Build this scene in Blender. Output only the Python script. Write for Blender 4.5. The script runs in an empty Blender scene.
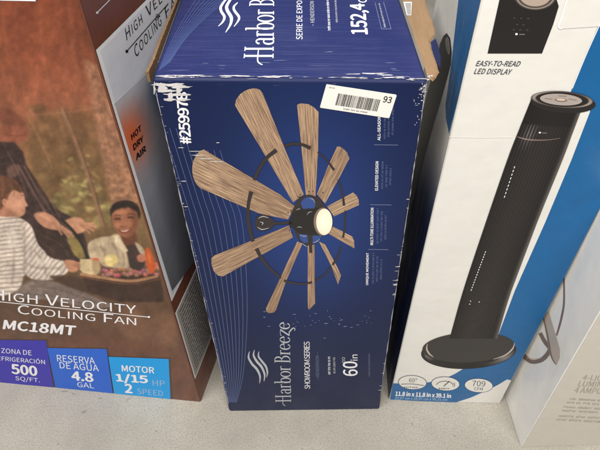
import bpy, bmesh, math, random
import numpy as np
from mathutils import Matrix, Vector

random.seed(7)
rng = np.random.RandomState(11)
SC = bpy.context.scene
COL = SC.collection

# ------------------------------------------------------------------ camera
F_PX = 553.14                       # focal length for a 600 px wide frame
CAM = np.array([0.0, 0.0, 1.48875])
RT = np.array([0.99942932, -0.02355912, -0.02420729])
UP = np.array([0.03377906, 0.69704952, 0.71622688])
FW = np.array([0.0, 0.71663584, -0.69744754])
cd = bpy.data.cameras.new('camera')
cam = bpy.data.objects.new('camera', cd)
COL.objects.link(cam)
cd.sensor_width = 36.0
cd.lens = F_PX / 600 * 36.0
cd.clip_start = 0.02
cd.clip_end = 100
m = Matrix.Identity(4)
for i in range(3):
    m[i][0], m[i][1], m[i][2], m[i][3] = RT[i], UP[i], -FW[i], CAM[i]
cam.matrix_world = m
SC.camera = cam

# ------------------------------------------------------------------ light
w = bpy.data.worlds.new('World')
SC.world = w
w.use_nodes = True
w.node_tree.nodes['Background'].inputs[0].default_value = (1.0, 0.99, 0.97, 1)
w.node_tree.nodes['Background'].inputs[1].default_value = 0.085


def area(name, loc, target, sx, sy, power, colour):
    d = bpy.data.lights.new(name, 'AREA')
    d.shape = 'RECTANGLE'
    d.size, d.size_y, d.energy, d.color = sx, sy, power, colour
    o = bpy.data.objects.new(name, d)
    COL.objects.link(o)
    o.location = loc
    o.rotation_euler = (Vector(target) - Vector(loc)).to_track_quat('-Z', 'Y').to_euler()
    return o


area('ceiling_lamp_aisle', (-0.45, -1.3, 4.4), (0.1, 0.7, 0.4), 5.4, 1.1, 455, (1.0, 0.98, 0.95))
area('ceiling_lamp_back', (-0.5, 2.7, 4.6), (0.0, 0.9, 0.6), 3.0, 1.2, 110, (0.98, 0.98, 1.0))

SC.view_settings.view_transform = 'Standard'
SC.view_settings.look = 'None'
SC.view_settings.exposure = 0.0
SC.view_settings.gamma = 1.0
SC.view_settings.use_curve_mapping = False


# ------------------------------------------------------------------ helpers
def lin(c):
    c = np.asarray(c, float) / 255.0
    return np.where(c <= 0.04045, c / 12.92, ((c + 0.055) / 1.055) ** 2.4)


def L4(c, k=1.0):
    v = lin(c) * k
    return (float(v[0]), float(v[1]), float(v[2]), 1.0)


def ray(q):
    d = FW * F_PX + RT * (q[0] - 300) - UP * (q[1] - 225)
    return d / np.linalg.norm(d)


def project(P):
    d = np.asarray(P) - CAM
    z = d @ FW
    return np.stack([300 + F_PX * (d @ RT) / z, 225 - F_PX * (d @ UP) / z], -1)


def on_plane(q, P, n):
    d = ray(q)
    return CAM + d * (((np.asarray(P) - CAM) @ n) / (d @ n))


def on_floor(q):
    return on_plane(q, (0, 0, 0), np.array([0, 0, 1.0]))


def unit(v):
    v = np.asarray(v, float)
    return v / np.linalg.norm(v)


class Face:
    """A flat face of a carton: origin O, u direction e, v direction w, outward normal n."""

    def __init__(s, O, e, w):
        s.O = np.asarray(O, float)
        s.e, s.w = unit(e), unit(w)
        s.n = unit(np.cross(s.e, s.w))

    def px(s, q, off=0.0):
        return on_plane(q, s.O, s.n) + s.n * off

    def P(s, u, v, off=0.0):
        return s.O + s.e * u + s.w * v + s.n * off

    def uv(s, p):
        d = np.asarray(p) - s.O
        # oblique-safe coordinates in the plane
        A = np.array([[s.e @ s.e, s.e @ s.w], [s.e @ s.w, s.w @ s.w]])
        return np.linalg.solve(A, np.array([d @ s.e, d @ s.w]))


ROOT = {}


def thing(name, label, cat, loc, group=None):
    o = bpy.data.objects.new(name, None)
    COL.objects.link(o)
    o.empty_display_size = 0.05
    o.location = [float(x) for x in loc]
    o['label'] = label
    o['category'] = cat
    if group:
        o['group'] = group
    ROOT[o.name] = np.asarray(loc, float)
    return o


def base_of(o):
    while o.parent:
        o = o.parent
    return ROOT.get(o.name, np.zeros(3))


def build(name, verts, faces, mat, parent=None, uvs=None, cols=None, smooth=False, kind=None):
    verts = np.asarray(verts, float)
    if parent is not None:
        verts = verts - base_of(parent)
    me = bpy.data.meshes.new(name)
    me.from_pydata(verts.tolist(), [], [list(map(int, f)) for f in faces])
    if uvs is not None:
        ul = me.uv_layers.new(name='UVMap')
        li = np.zeros(len(me.loops), np.int32)
        me.loops.foreach_get('vertex_index', li)
        ul.data.foreach_set('uv', np.asarray(uvs, np.float32)[li].ravel())
    if cols is not None:
        at = me.color_attributes.new('print', 'FLOAT_COLOR', 'POINT')
        c = np.ones((len(verts), 4), np.float32)
        c[:, :3] = cols
        at.data.foreach_set('color', c.ravel())
    if smooth:
        me.polygons.foreach_set('use_smooth', [True] * len(me.polygons))
    me.materials.append(mat)
    me.update()
    o = bpy.data.objects.new(name, me)
    COL.objects.link(o)
    if parent is not None:
        o.parent = parent
    if kind:
        o['kind'] = kind
    return o


# ------------------------------------------------------------------ materials
def new_mat(name):
    mt = bpy.data.materials.new(name)
    mt.use_nodes = True
    nt = mt.node_tree
    return mt, nt, nt.nodes, nt.links, nt.nodes['Principled BSDF']


def flat(name, rgb, rough=0.45, k=1.0, spec=0.5, coat=0.0, mottle=0.06, warp=0.0):
    mt, nt, N, L, b = new_mat(name)
    c = L4(rgb, k)
    tc = N.new('ShaderNodeTexCoord')
    no = N.new('ShaderNodeTexNoise')
    no.inputs['Scale'].default_value = 35
    no.inputs['Detail'].default_value = 6
    L.new(tc.outputs['Object'], no.inputs['Vector'])
    mx = N.new('ShaderNodeMix')
    mx.data_type = 'RGBA'
    mx.inputs[6].default_value = [x * (1 - mottle) for x in c[:3]] + [1]
    mx.inputs[7].default_value = [min(1, x * (1 + mottle)) for x in c[:3]] + [1]
    L.new(no.outputs['Fac'], mx.inputs['Factor'])
    L.new(mx.outputs[2], b.inputs['Base Color'])
    b.inputs['Roughness'].default_value = rough
    b.inputs['Specular IOR Level'].default_value = spec
    b.inputs['Coat Weight'].default_value = coat
    b.inputs['Coat Roughness'].default_value = 0.2
    if warp:
        h1 = noise_node(nt, tc.outputs['Object'], 7, 4, .5)
        L.new(bump_node(nt, h1, warp, 0.03), b.inputs['Normal'])
        rn = noise_node(nt, tc.outputs['Object'], 9, 6, .65)
        L.new(smooth_node(nt, rn, .3, .7, rough - .1, rough + .12), b.inputs['Roughness'])
    return mt


def math_node(nt, op, a, b=None, c=None, clamp=False):
    n = nt.nodes.new('ShaderNodeMath')
    n.operation = op
    n.use_clamp = clamp
    for i, x in enumerate((a, b, c)):
        if x is None:
            continue
        if isinstance(x, (int, float)):
            n.inputs[i].default_value = x
        else:
            nt.links.new(x, n.inputs[i])
    return n.outputs[0]


def smooth_node(nt, x, lo, hi, a=0.0, b=1.0):
    n = nt.nodes.new('ShaderNodeMapRange')
    n.interpolation_type = 'SMOOTHSTEP'
    nt.links.new(x, n.inputs[0])
    for i, v in zip((1, 2, 3, 4), (lo, hi, a, b)):
        n.inputs[i].default_value = v
    return n.outputs[0]


def noise_node(nt, vec, scale, detail=5.0, rough=0.55, stretch=None, loc=(0, 0, 0)):
    if stretch is not None:
        mp = nt.nodes.new('ShaderNodeMapping')
        nt.links.new(vec, mp.inputs['Vector'])
        mp.inputs['Scale'].default_value = stretch
        mp.inputs['Location'].default_value = loc
        vec = mp.outputs[0]
    n = nt.nodes.new('ShaderNodeTexNoise')
    n.inputs['Scale'].default_value = scale
    n.inputs['Detail'].default_value = detail
    n.inputs['Roughness'].default_value = rough
    nt.links.new(vec, n.inputs['Vector'])
    return n.outputs['Fac']


def mix_node(nt, fac, a, b):
    n = nt.nodes.new('ShaderNodeMix')
    n.data_type = 'RGBA'
    for sock, x in ((n.inputs['Factor'], fac), (n.inputs[6], a), (n.inputs[7], b)):
        if isinstance(x, (tuple, list)):
            sock.default_value = x
        elif isinstance(x, float):
            sock.default_value = x
        else:
            nt.links.new(x, sock)
    return n.outputs[2]


def bump_node(nt, h, strength, dist=0.002):
    n = nt.nodes.new('ShaderNodeBump')
    n.inputs['Strength'].default_value = strength
    n.inputs['Distance'].default_value = dist
    nt.links.new(h, n.inputs['Height'])
    return n.outputs[0]


def print_mat(name, rough=0.4, coat=0.0, bump=0.12, spec=0.5):
    """Offset print: colour comes from the 'print' attribute of the sheet."""
    mt, nt, N, L, b = new_mat(name)
    at = N.new('ShaderNodeAttribute')
    at.attribute_name = 'print'
    L.new(at.outputs['Color'], b.inputs['Base Color'])
    tc = N.new('ShaderNodeTexCoord')
    n1 = noise_node(nt, tc.outputs['Object'], 11, 2)
    L.new(bump_node(nt, n1, bump, 0.02), b.inputs['Normal'])
    n2 = noise_node(nt, tc.outputs['Object'], 6, 6, stretch=(3, 3, 0.6))
    L.new(smooth_node(nt, n2, 0.3, 0.7, rough - 0.08, rough + 0.12), b.inputs['Roughness'])
    b.inputs['Coat Weight'].default_value = coat
    b.inputs['Coat Roughness'].default_value = 0.18
    b.inputs['Specular IOR Level'].default_value = spec
    return mt


def navy_mat(name, glow=None, edge_v=None, base=(26, 40, 92), glowc=(52, 84, 150), wrinkle=False, matte=0.0):
    mt, nt, N, L, b = new_mat(name)
    uv = N.new('ShaderNodeUVMap')
    sx = N.new('ShaderNodeSeparateXYZ')
    L.new(uv.outputs[0], sx.inputs[0])
    U, V = sx.outputs[0], sx.outputs[1]
    col = L4(base)
    vec = uv.outputs[0]
    n0 = noise_node(nt, vec, 8, 5)
    c = mix_node(nt, n0, tuple([x * 0.9 for x in col[:3]] + [1]), tuple([x * 1.12 for x in col[:3]] + [1]))
    if glow:
        du = math_node(nt, 'DIVIDE', math_node(nt, 'SUBTRACT', U, glow[0]), glow[2])
        dv = math_node(nt, 'DIVIDE', math_node(nt, 'SUBTRACT', V, glow[1]), glow[3])
        r2 = math_node(nt, 'ADD', math_node(nt, 'MULTIPLY', du, du), math_node(nt, 'MULTIPLY', dv, dv))
        g = math_node(nt, 'POWER', 2.718, math_node(nt, 'MULTIPLY', r2, -1.0))
        c = mix_node(nt, g, c, L4(glowc))
    # rubbed-off ink: short streaks along u near the creased edge, flecks elsewhere
    st = noise_node(nt, vec, 1.0, 6, 0.7, stretch=(22, 420, 1))
    fl = noise_node(nt, vec, 1.0, 3, 0.6, stretch=(160, 420, 1), loc=(3, 7, 0))
    big = noise_node(nt, vec, 5.0, 3, 0.6, loc=(1, 2, 0), stretch=(1, 1, 1))
    if edge_v is not None:
        d = math_node(nt, 'ABSOLUTE', math_node(nt, 'SUBTRACT', V, edge_v))
        near = smooth_node(nt, d, 0.0, 0.07, 1.0, 0.0)
        thr = math_node(nt, 'SUBTRACT', 0.84, math_node(nt, 'MULTIPLY', near, 0.20))
        s1 = smooth_node(nt, math_node(nt, 'SUBTRACT', st, thr), 0.0, 0.05)
        wear = s1
    else:
        wear = None
    f1 = math_node(nt, 'MULTIPLY', smooth_node(nt, fl, 0.72, 0.78), smooth_node(nt, big, 0.5, 0.62))
    wear = f1 if wear is None else math_node(nt, 'MAXIMUM', wear, f1)
    wear = math_node(nt, 'MULTIPLY', wear, 0.6)
    c = mix_node(nt, wear, c, L4((188, 186, 190)))
    L.new(c, b.inputs['Base Color'])
    b.inputs['Specular IOR Level'].default_value = 0.45 if wrinkle else 0.26
    rr = noise_node(nt, vec, 5, 6, 0.65)
    L.new(smooth_node(nt, rr, 0.3, 0.7, 0.26 + matte, 0.42 + matte), b.inputs['Roughness'])
    if wrinkle:
        h = noise_node(nt, vec, 1.0, 4, 0.55, stretch=(5, 60, 1))
        L.new(bump_node(nt, h, 0.35, 0.006), b.inputs['Normal'])
    else:
        h = noise_node(nt, vec, 1.0, 4, 0.5, stretch=(40, 10, 1))
        L.new(bump_node(nt, h, 0.15, 0.004), b.inputs['Normal'])
    return mt


def wood_mat(name):
    mt, nt, N, L, b = new_mat(name)
    uv = N.new('ShaderNodeUVMap')
    v = uv.outputs[0]
    g = noise_node(nt, v, 1.0, 7, 0.65, stretch=(95, 3.6, 1))
    g2 = noise_node(nt, v, 1.0, 5, 0.6, stretch=(16, 3, 1), loc=(5, 1, 0))
    c1 = mix_node(nt, smooth_node(nt, g, 0.32, 0.68), L4((110, 86, 70)), L4((194, 162, 130)))
    c2 = mix_node(nt, smooth_node(nt, g2, 0.52, 0.72, 0.0, 0.55), c1, L4((116, 92, 80)))
    g3 = noise_node(nt, v, 1.0, 2, 0.5, stretch=(1.6, 1.1, 1), loc=(2, 9, 0))
    c3 = mix_node(nt, smooth_node(nt, g3, 0.35, 0.65, 0.0, 0.35), c2, L4((112, 84, 68)))
    L.new(c3, b.inputs['Base Color'])
    b.inputs['Specular IOR Level'].default_value = 0.3
    b.inputs['Roughness'].default_value = 0.42
    return mt


def cardboard_mat(name, rgb=(146, 118, 88)):
    mt, nt, N, L, b = new_mat(name)
    tc = N.new('ShaderNodeTexCoord')
    n = noise_node(nt, tc.outputs['Object'], 1.0, 8, 0.7, stretch=(60, 14, 60))
    c = mix_node(nt, n, L4(rgb, 0.7), L4(rgb, 1.15))
    L.new(c, b.inputs['Base Color'])
    b.inputs['Roughness'].default_value = 0.85
    b.inputs['Specular IOR Level'].default_value = 0.2
    L.new(bump_node(nt, n, 0.3, 0.003), b.inputs['Normal'])
    return mt


def concrete_mat():
    mt, nt, N, L, b = new_mat('concrete')
    tc = N.new('ShaderNodeTexCoord')
    v = tc.outputs['Object']
    a = noise_node(nt, v, 3.0, 6, 0.6)
    f = noise_node(nt, v, 260, 5, 0.75)
    g = noise_node(nt, v, 520, 3, 0.7)
    s = noise_node(nt, v, 24, 5, 0.62)
    m1 = noise_node(nt, v, 26, 5, 0.6)
    c = mix_node(nt, smooth_node(nt, a, 0.3, 0.7), L4((138, 133, 124)), L4((166, 161, 150)))
    c = mix_node(nt, smooth_node(nt, m1, 0.35, 0.65, 0.0, 0.45), c, L4((148, 141, 128)))
    c = mix_node(nt, smooth_node(nt, f, 0.46, 0.62, 0.0, 0.75), c, L4((114, 108, 97)))
    c = mix_node(nt, smooth_node(nt, g, 0.52, 0.70, 0.0, 0.5), c, L4((206, 202, 190)))
    c = mix_node(nt, smooth_node(nt, s, 0.64, 0.76, 0.0, 0.6), c, L4((104, 100, 96)))
    L.new(c, b.inputs['Base Color'])
    L.new(smooth_node(nt, m1, 0.3, 0.7, 0.42, 0.62), b.inputs['Roughness'])
    h = math_node(nt, 'ADD', math_node(nt, 'MULTIPLY', f, 0.6), math_node(nt, 'MULTIPLY', g, 0.4))
    L.new(bump_node(nt, h, 0.14, 0.002), b.inputs['Normal'])
    return mt


M = {}
M['concrete'] = concrete_mat()
M['wood'] = wood_mat('printed_wood')
M['kraft'] = cardboard_mat('kraft_board')
M['kraft_dark'] = cardboard_mat('kraft_inside', (120, 92, 64))
M['torn'] = flat('torn_paper', (188, 184, 182), 0.9, mottle=0.45)
M['white_ink'] = flat('white_ink', (226, 224, 226), 0.45)
M['silver_ink'] = flat('silver_ink', (172, 174, 178), 0.35, mottle=0.12)
M['grey_ink'] = flat('grey_ink', (104, 112, 140), 0.45)
M['dim_ink'] = flat('dim_blue_ink', (84, 96, 134), 0.45)
M['line_ink'] = flat('line_ink', (74, 92, 140), 0.4)
M['black_ink'] = flat('black_ink', (26, 23, 23), 0.4)
M['bronze_ink'] = flat('bronze_ink', (44, 36, 36), 0.4)
M['cream_ink'] = flat('cream_ink', (240, 226, 200), 0.4)
M['label_white'] = flat('label_paper', (226, 222, 214), 0.5)
M['pale_blue'] = flat('pale_blue_ink', (150, 176, 206), 0.4)
M['gap_blue'] = flat('deep_blue_ink', (42, 70, 130), 0.4)  # printed blue ground showing through the housing gaps
M['print'] = print_mat('printed_sheet', 0.42, 0.0, spec=0.3)
M['print_gloss'] = print_mat('glossy_printed_sheet', 0.27, 0.0, bump=.10, spec=0.32)
M['tile_purple'] = flat('purple_ink', (50, 42, 160), 0.35, spec=0.3)
M['tile_blue'] = flat('blue_ink', (24, 92, 196), 0.35, spec=0.3)
M['tile_cyan'] = flat('cyan_ink', (0, 148, 218), 0.35, spec=0.3)
M['brown_ink'] = flat('dark_brown_ink', (70, 46, 38), 0.4)
M['brown_board'] = flat('brown_board', (112, 66, 48), 0.35, warp=.1)
M['panel_white'] = flat('satin_white_print', (226, 226, 232), 0.26, coat=0.3, warp=.06)
M['panel_rim'] = flat('bright_white_print', (240, 240, 240), 0.3)
M['orange_ink'] = flat('orange_ink', (196, 92, 52), 0.4)
M['navy_ink'] = flat('navy_ink', (24, 40, 78), 0.4)
M['tower_white'] = flat('off_white_print', (214, 211, 204), 0.36, mottle=0.04, warp=.12)
M['tower_blue'] = flat('azure_print', (0, 88, 142), 0.32, mottle=0.10, warp=.12)
M['tan_ink'] = flat('tan_ink', (196, 176, 156), 0.4)
M['charcoal_text'] = flat('charcoal_text_ink', (60, 64, 72), 0.45)
M['white_film'] = flat('white_film', (222, 220, 216), 0.25, coat=0.5, mottle=0.06)
M['beige_print'] = flat('beige_print', (194, 188, 177), 0.45, mottle=0.05, warp=.1)
M['beige_text'] = flat('beige_text_ink', (164, 154, 140), 0.5)
M['steel_ink'] = flat('nickel_ink', (180, 168, 158), 0.4, mottle=0.15)
M['steel_dark'] = flat('nickel_dark_ink', (126, 108, 98), 0.4, mottle=0.15)


# ------------------------------------------------------------------ carton and print builders
def hexa(name, bot, top, mat, parent, bevel=0.004, seg=3):
    """Closed carton body from four floor corners and four top corners, edges rounded."""
    v = [Vector(p) for p in bot] + [Vector(p) for p in top]
    bm = bmesh.new()
    vs = [bm.verts.new(p) for p in v]
    for f in ((3, 2, 1, 0), (4, 5, 6, 7), (0, 1, 5, 4), (1, 2, 6, 5), (2, 3, 7, 6), (3, 0, 4, 7)):
        bm.faces.new([vs[i] for i in f])
    bmesh.ops.recalc_face_normals(bm, faces=bm.faces)
    bmesh.ops.bevel(bm, geom=list(bm.edges), offset=bevel, segments=seg, affect='EDGES', profile=0.5)
    bm.verts.ensure_lookup_table()
    V = [tuple(x.co) for x in bm.verts]
    Fc = [[x.index for x in f.verts] for f in bm.faces]
    uvs = [(p[0] * 1.0 + p[1], p[2]) for p in V]
    bm.free()
    return build(name, V, Fc, mat, parent, uvs=uvs)


def sheet(name, face, corners3d, mat, parent, nu=1, nv=1, off=0.0006):
    a, b_, c, d = [np.asarray(x) for x in corners3d]
    V, UV, Fc = [], [], []
    for j in range(nv + 1):
        t = j / nv
        for i in range(nu + 1):
            s = i / nu
            p = (a * (1 - s) + b_ * s) * (1 - t) + (d * (1 - s) + c * s) * t
            V.append(p + face.n * off)
            UV.append(face.uv(p))
    for j in range(nv):
        for i in range(nu):
            k = j * (nu + 1) + i
            Fc.append((k, k + 1, k + nu + 2, k + nu + 1))
    return build(name, V, Fc, mat, parent, uvs=UV)


def poly(name, face, pts, mat, parent, off=0.001, uvfn=None):
    V = [face.px(q, off) for q in pts]
    # keep the polygon facing outwards
    ar = sum(np.cross(V[i] - V[0], V[i + 1] - V[0]) @ face.n for i in range(1, len(V) - 1))
    order = list(range(len(V)))
    if ar < 0:
        order.reverse()
    uvs = [uvfn(q) for q in pts] if uvfn else [face.uv(p) for p in V]
    return build(name, V, [order], mat, parent, uvs=uvs)


def catmull(pts, n=8, closed=False):
    pts = [np.asarray(p, float) for p in pts]
    m_ = len(pts)
    out = []
    rngi = range(m_ if closed else m_ - 1)
    for i in rngi:
        p0 = pts[(i - 1) % m_] if closed or i > 0 else pts[i]
        p1, p2 = pts[i], pts[(i + 1) % m_]
        p3 = pts[(i + 2) % m_] if closed or i + 2 < m_ else p2
        for k in range(n):
            t = k / n
            out.append(0.5 * ((2 * p1) + (p2 - p0) * t + (2 * p0 - 5 * p1 + 4 * p2 - p3) * t * t
                              + (3 * p1 - p0 - 3 * p2 + p3) * t ** 3))
    if not closed:
        out.append(pts[-1])
    return out


def strip2d(pts, widths):
    pts = [np.asarray(p, float) for p in pts]
    n = len(pts)
    V = []
    for i in range(n):
        t = pts[min(i + 1, n - 1)] - pts[max(i - 1, 0)]
        t = t / (np.linalg.norm(t) + 1e-9)
        nn = np.array([-t[1], t[0]])
        h = widths[i] * 0.5
        V += [pts[i] + nn * h, pts[i] - nn * h]
    return V, [(2 * i, 2 * i + 1, 2 * i + 3, 2 * i + 2) for i in range(n - 1)]


def fix_winding(V, Fc, n):
    out = []
    for f in Fc:
        a, b_, c = V[f[0]], V[f[1]], V[f[2]]
        nrm = np.cross(b_ - a, c - a)
        if len(f) > 3:
            nrm = nrm + np.cross(c - a, V[f[3]] - a)
        out.append(list(f) if nrm @ n >= 0 else list(f)[::-1])
    return out


def stroke(name, face, pts, width, mat, parent, off=0.001, smoothing=6, kind=None):
    """width: number, or list (one per control point); pts may be a list of strokes."""
    groups = pts if isinstance(pts[0][0], (list, tuple, np.ndarray)) else [pts]
    V, Fc = [], []
    for gi, g in enumerate(groups):
        wd = width if isinstance(width, (list, tuple)) else [width] * len(g)
        if smoothing > 1 and len(g) > 2:
            pp = catmull(g, smoothing)
            ww = np.interp(np.linspace(0, len(g) - 1, len(pp)), range(len(g)), wd)
        else:
            pp, ww = g, wd
        v2, f2 = strip2d(pp, ww)
        k = len(V)
        V += [face.px(q, off + 0.000004 * gi) for q in v2]
        Fc += [tuple(i + k for i in f) for f in f2]
    Fc = fix_winding(V, Fc, face.n)
    return build(name, V, Fc, mat, parent, kind=kind)


def ell(c, rx, ry, rot=0.0, n=40, a0=0.0, a1=360.0):
    r = math.radians(rot)
    out = []
    for i in range(n):
        a = math.radians(a0 + (a1 - a0) * i / (n - (0 if abs(a1 - a0) >= 360 else 1)))
        x, y = rx * math.cos(a), ry * math.sin(a)
        out.append((c[0] + x * math.cos(r) - y * math.sin(r), c[1] + x * math.sin(r) + y * math.cos(r)))
    return out


def bilerp(q, u, v):
    a, b_, c, d = q
    return (a * (1 - u) + b_ * u) * (1 - v) + (d * (1 - u) + c * u) * v


FONT = None
try:
    import os
    FONT = bpy.data.fonts.load(os.path.join(bpy.utils.system_resource('DATAFILES'), 'fonts', 'Noto Sans CJK Regular.woff2'))
except Exception:
    FONT = None


def text3d(name, body, quad3d, face, mat, parent, off=0.0012, bold=0.0, spacing=1.0, shear=0.0, caps=0.0):
    cu = bpy.data.curves.new('tmp_text', 'FONT')
    cu.body = body
    if FONT:
        cu.font = FONT
    if caps:
        cu.small_caps_scale = caps
        for bf in cu.body_format:
            bf.use_small_caps = True
    cu.shear = shear
    cu.space_character = spacing
    cu.resolution_u = 3
    ob = bpy.data.objects.new('tmp_text', cu)
    COL.objects.link(ob)
    bpy.context.view_layer.update()
    me = bpy.data.meshes.new_from_object(ob.evaluated_get(bpy.context.evaluated_depsgraph_get()))
    co = np.zeros(len(me.vertices) * 3)
    me.vertices.foreach_get('co', co)
    co = co.reshape(-1, 3)
    Fc = [list(p.vertices) for p in me.polygons]
    bpy.data.objects.remove(ob)
    bpy.data.curves.remove(cu)
    bpy.data.meshes.remove(me)
    lo, hi = co.min(0), co.max(0)
    u = (co[:, 0] - lo[0]) / max(hi[0] - lo[0], 1e-6)
    v = (co[:, 1] - lo[1]) / max(hi[1] - lo[1], 1e-6)
    q = [np.asarray(p) for p in quad3d]
    shifts = [(0, 0)] if bold <= 0.005 else [(-1, 0), (1, 0), (0, .8), (0, -.8)]
    ku, kv = bold * .9 / max(hi[0] - lo[0], 1e-6), bold * .9 / max(hi[1] - lo[1], 1e-6)
    V, F2 = [], []
    for i, (sx, sy) in enumerate(shifts):
        k = len(V)
        V += [bilerp(q, a + sx * ku, b_ + sy * kv) + face.n * (off + 0.00003 * i) for a, b_ in zip(u, v)]
        F2 += [[j + k for j in f] for f in Fc]
    return build(name, V, fix_winding(V, F2, face.n), mat, parent)


def text(name, body, quad, face, mat, parent, **kw):
    """quad: pixel corners in reading order bottom-left, bottom-right, top-right, top-left."""
    return text3d(name, body, [face.px(q) for q in quad], face, mat, parent, **kw)


def greek(name, quad, face, mat, parent, off=0.0012, words=7):
    """Fine print too small to read: rows of letter-like marks."""
    q = [face.px(p) for p in quad]
    r_ = np.random.RandomState(int(abs(quad[0][0] * 13 + quad[0][1] * 7)))
    ln, ht = np.linalg.norm(q[1] - q[0]), np.linalg.norm(q[3] - q[0])
    step = 0.58 * ht / ln
    Q, x, left = [], 0.0, r_.randint(3, 8)
    while x < 1 - step * .6:
        if left == 0:
            x += step * .8
            left = r_.randint(2, 9)
            continue
        hi = r_.choice([.72, .72, .72, 1.0])
        lo = 0.0
        k = r_.randint(3)
        wd = step * .68
        st_w = wd * .34
        rects = [(x, lo, x + st_w, hi), (x + wd - st_w, lo, x + wd, .72)] if k == 0 else \
            [(x, lo, x + st_w, hi), (x + st_w, .5, x + wd, .72)] if k == 1 else [(x, lo, x + wd, .2), (x, .5, x + wd, .72), (x, .2, x + st_w, .5)]
        for (x0, y0, x1, y1) in rects:
            Q.append([bilerp(q, u, v) + face.n * off for u, v in ((x0, y0), (x1, y0), (x1, y1), (x0, y1))])
        x += step
        left -= 1
    return merge_quads(name, Q, mat, parent, face.n, kind='stuff')


def along(p0, p1, hx, hy=0.0):
    """Quad for a line of text whose baseline runs p0 -> p1 and whose letters rise by (hx, hy)."""
    return [p0, p1, (p1[0] + hx, p1[1] + hy), (p0[0] + hx, p0[1] + hy)]


def ruled(name, face, left, right, nu, nv, colfn, mat, parent, off=0.001):
    lf, rt = catmull(left, 6), catmull(right, 6)
    tl, tr = np.linspace(0, 1, len(lf)), np.linspace(0, 1, len(rt))
    lf, rt = np.array(lf), np.array(rt)
    V, Cc, Fc = [], [], []
    for j in range(nv + 1):
        v = j / nv
        a = np.array([np.interp(v, tl, lf[:, 0]), np.interp(v, tl, lf[:, 1])])
        b_ = np.array([np.interp(v, tr, rt[:, 0]), np.interp(v, tr, rt[:, 1])])
        for i in range(nu + 1):
            u = i / nu
            V.append(face.px(a * (1 - u) + b_ * u, off))
            Cc.append(lin(colfn(u, v)))
    for j in range(nv):
        for i in range(nu):
            k = j * (nu + 1) + i
            Fc.append((k, k + 1, k + nu + 2, k + nu + 1))
    Fc = fix_winding(V, Fc, face.n)
    return build(name, V, Fc, mat, parent, cols=np.array(Cc))


def disc(name, face, c, rx, ry, rot, colfn, mat, parent, off=0.001, nr=10, na=48):
    V, Cc, Fc = [face.px(c, off)], [lin(colfn(0, 0))], []
    for j in range(1, nr + 1):
        ring = ell(c, rx * j / nr, ry * j / nr, rot, na)
        for i, q in enumerate(ring):
            V.append(face.px(q, off))
            Cc.append(lin(colfn(j / nr, 360.0 * i / na)))
    for i in range(na):
        Fc.append((0, 1 + i, 1 + (i + 1) % na))
    for j in range(nr - 1):
        for i in range(na):
            a = 1 + j * na
            Fc.append((a + i, a + na + i, a + na + (i + 1) % na, a + (i + 1) % na))
    Fc = fix_winding(V, Fc, face.n)
    return build(name, V, Fc, mat, parent, cols=np.array(Cc))


def merge_quads(name, quads, mat, parent, n, kind=None):
    V, Fc = [], []
    for q in quads:
        k = len(V)
        V += [np.asarray(p) for p in q]
        Fc.append(tuple(range(k, k + len(q))))
    return build(name, V, fix_winding(V, Fc, n), mat, parent, kind=kind)


# serif lettering drawn as contrasted pen strokes (cap height 1)
def glyph(ch):
    TK, TN = 0.078, 0.032
    S = []

    def st(pts, ws):
        S.append((pts, ws if isinstance(ws, list) else [ws] * len(pts)))

    def arc(cx, cy, rx, ry, a0, a1, n=18, tk=TK, tn=TN):
        pts, ws = [], []
        for i in range(n + 1):
            a = math.radians(a0 + (a1 - a0) * i / n)
            pts.append((cx + rx * math.cos(a), cy + ry * math.sin(a)))
            ws.append(tn + (tk - tn) * abs(math.cos(a)))
        st(pts, ws)

    def stem(x, y0, y1, top=True, bottom=True):
        st([(x, y0), (x, y1)], TK)
        if bottom:
            st([(x - 0.09, y0 + 0.015), (x + 0.09, y0 + 0.015)], TN)
        if top:
            st([(x - 0.09, y1 - 0.015), (x + 0.09, y1 - 0.015)], TN)

    if ch == 'H':
        stem(.16, 0, 1)
        stem(.46, 0, 1)
        st([(-.20, .36), (-.12, .48), (.02, .53), (.46, .52)], [.03, .05, .04, .032])
        return S, .62
    if ch == 'a':
        arc(.165, .46, .105, .16, 165, 0)
        st([(.27, .47), (.27, .04), (.36, .02)], [TK, TK, .03])
        arc(.165, .18, .115, .18, 62, 300)
        return S, .38
    if ch == 'r':
        stem(.09, 0, .62, top=False)
        st([(.0, .58), (.09, .62)], TN)
        arc(.19, .47, .10, .145, 170, 45)
        return S, .29
    if ch == 'b':
        st([(.09, .02), (.09, 1.05)], TK)
        st([(.0, 1.02), (.09, 1.05)], TN)
        arc(.21, .31, .14, .31, 0, 360, 30)
        return S, .40
    if ch == 'o':
        arc(.19, .31, .15, .31, 0, 360, 30)
        return S, .39
    if ch == 'B':
        stem(.11, 0, 1)
        st([(.11, .985), (.18, .985)], TN)
        arc(.17, .765, .17, .22, 90, -90)
        arc(.17, .28, .22, .265, 90, -90)
        st([(.11, .015), (.18, .015)], TN)
        st([(.11, .545), (.18, .545)], TN)
        return S, .46
    if ch == 'e':
        arc(.17, .31, .14, .31, 8, 325, 26)
        st([(.04, .36), (.31, .37)], TN)
        return S, .36
    if ch == 'z':
        st([(.03, .50), (.05, .59), (.31, .59)], TN)
        st([(.31, .59), (.04, .04)], TK)
        st([(.03, .03), (.18, .04), (.30, -.06), (.42, -.22), (.38, -.33), (.28, -.30)], [.04, .06, .08, .06, .05, .03])
        return S, .34
    return S, .15


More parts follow.
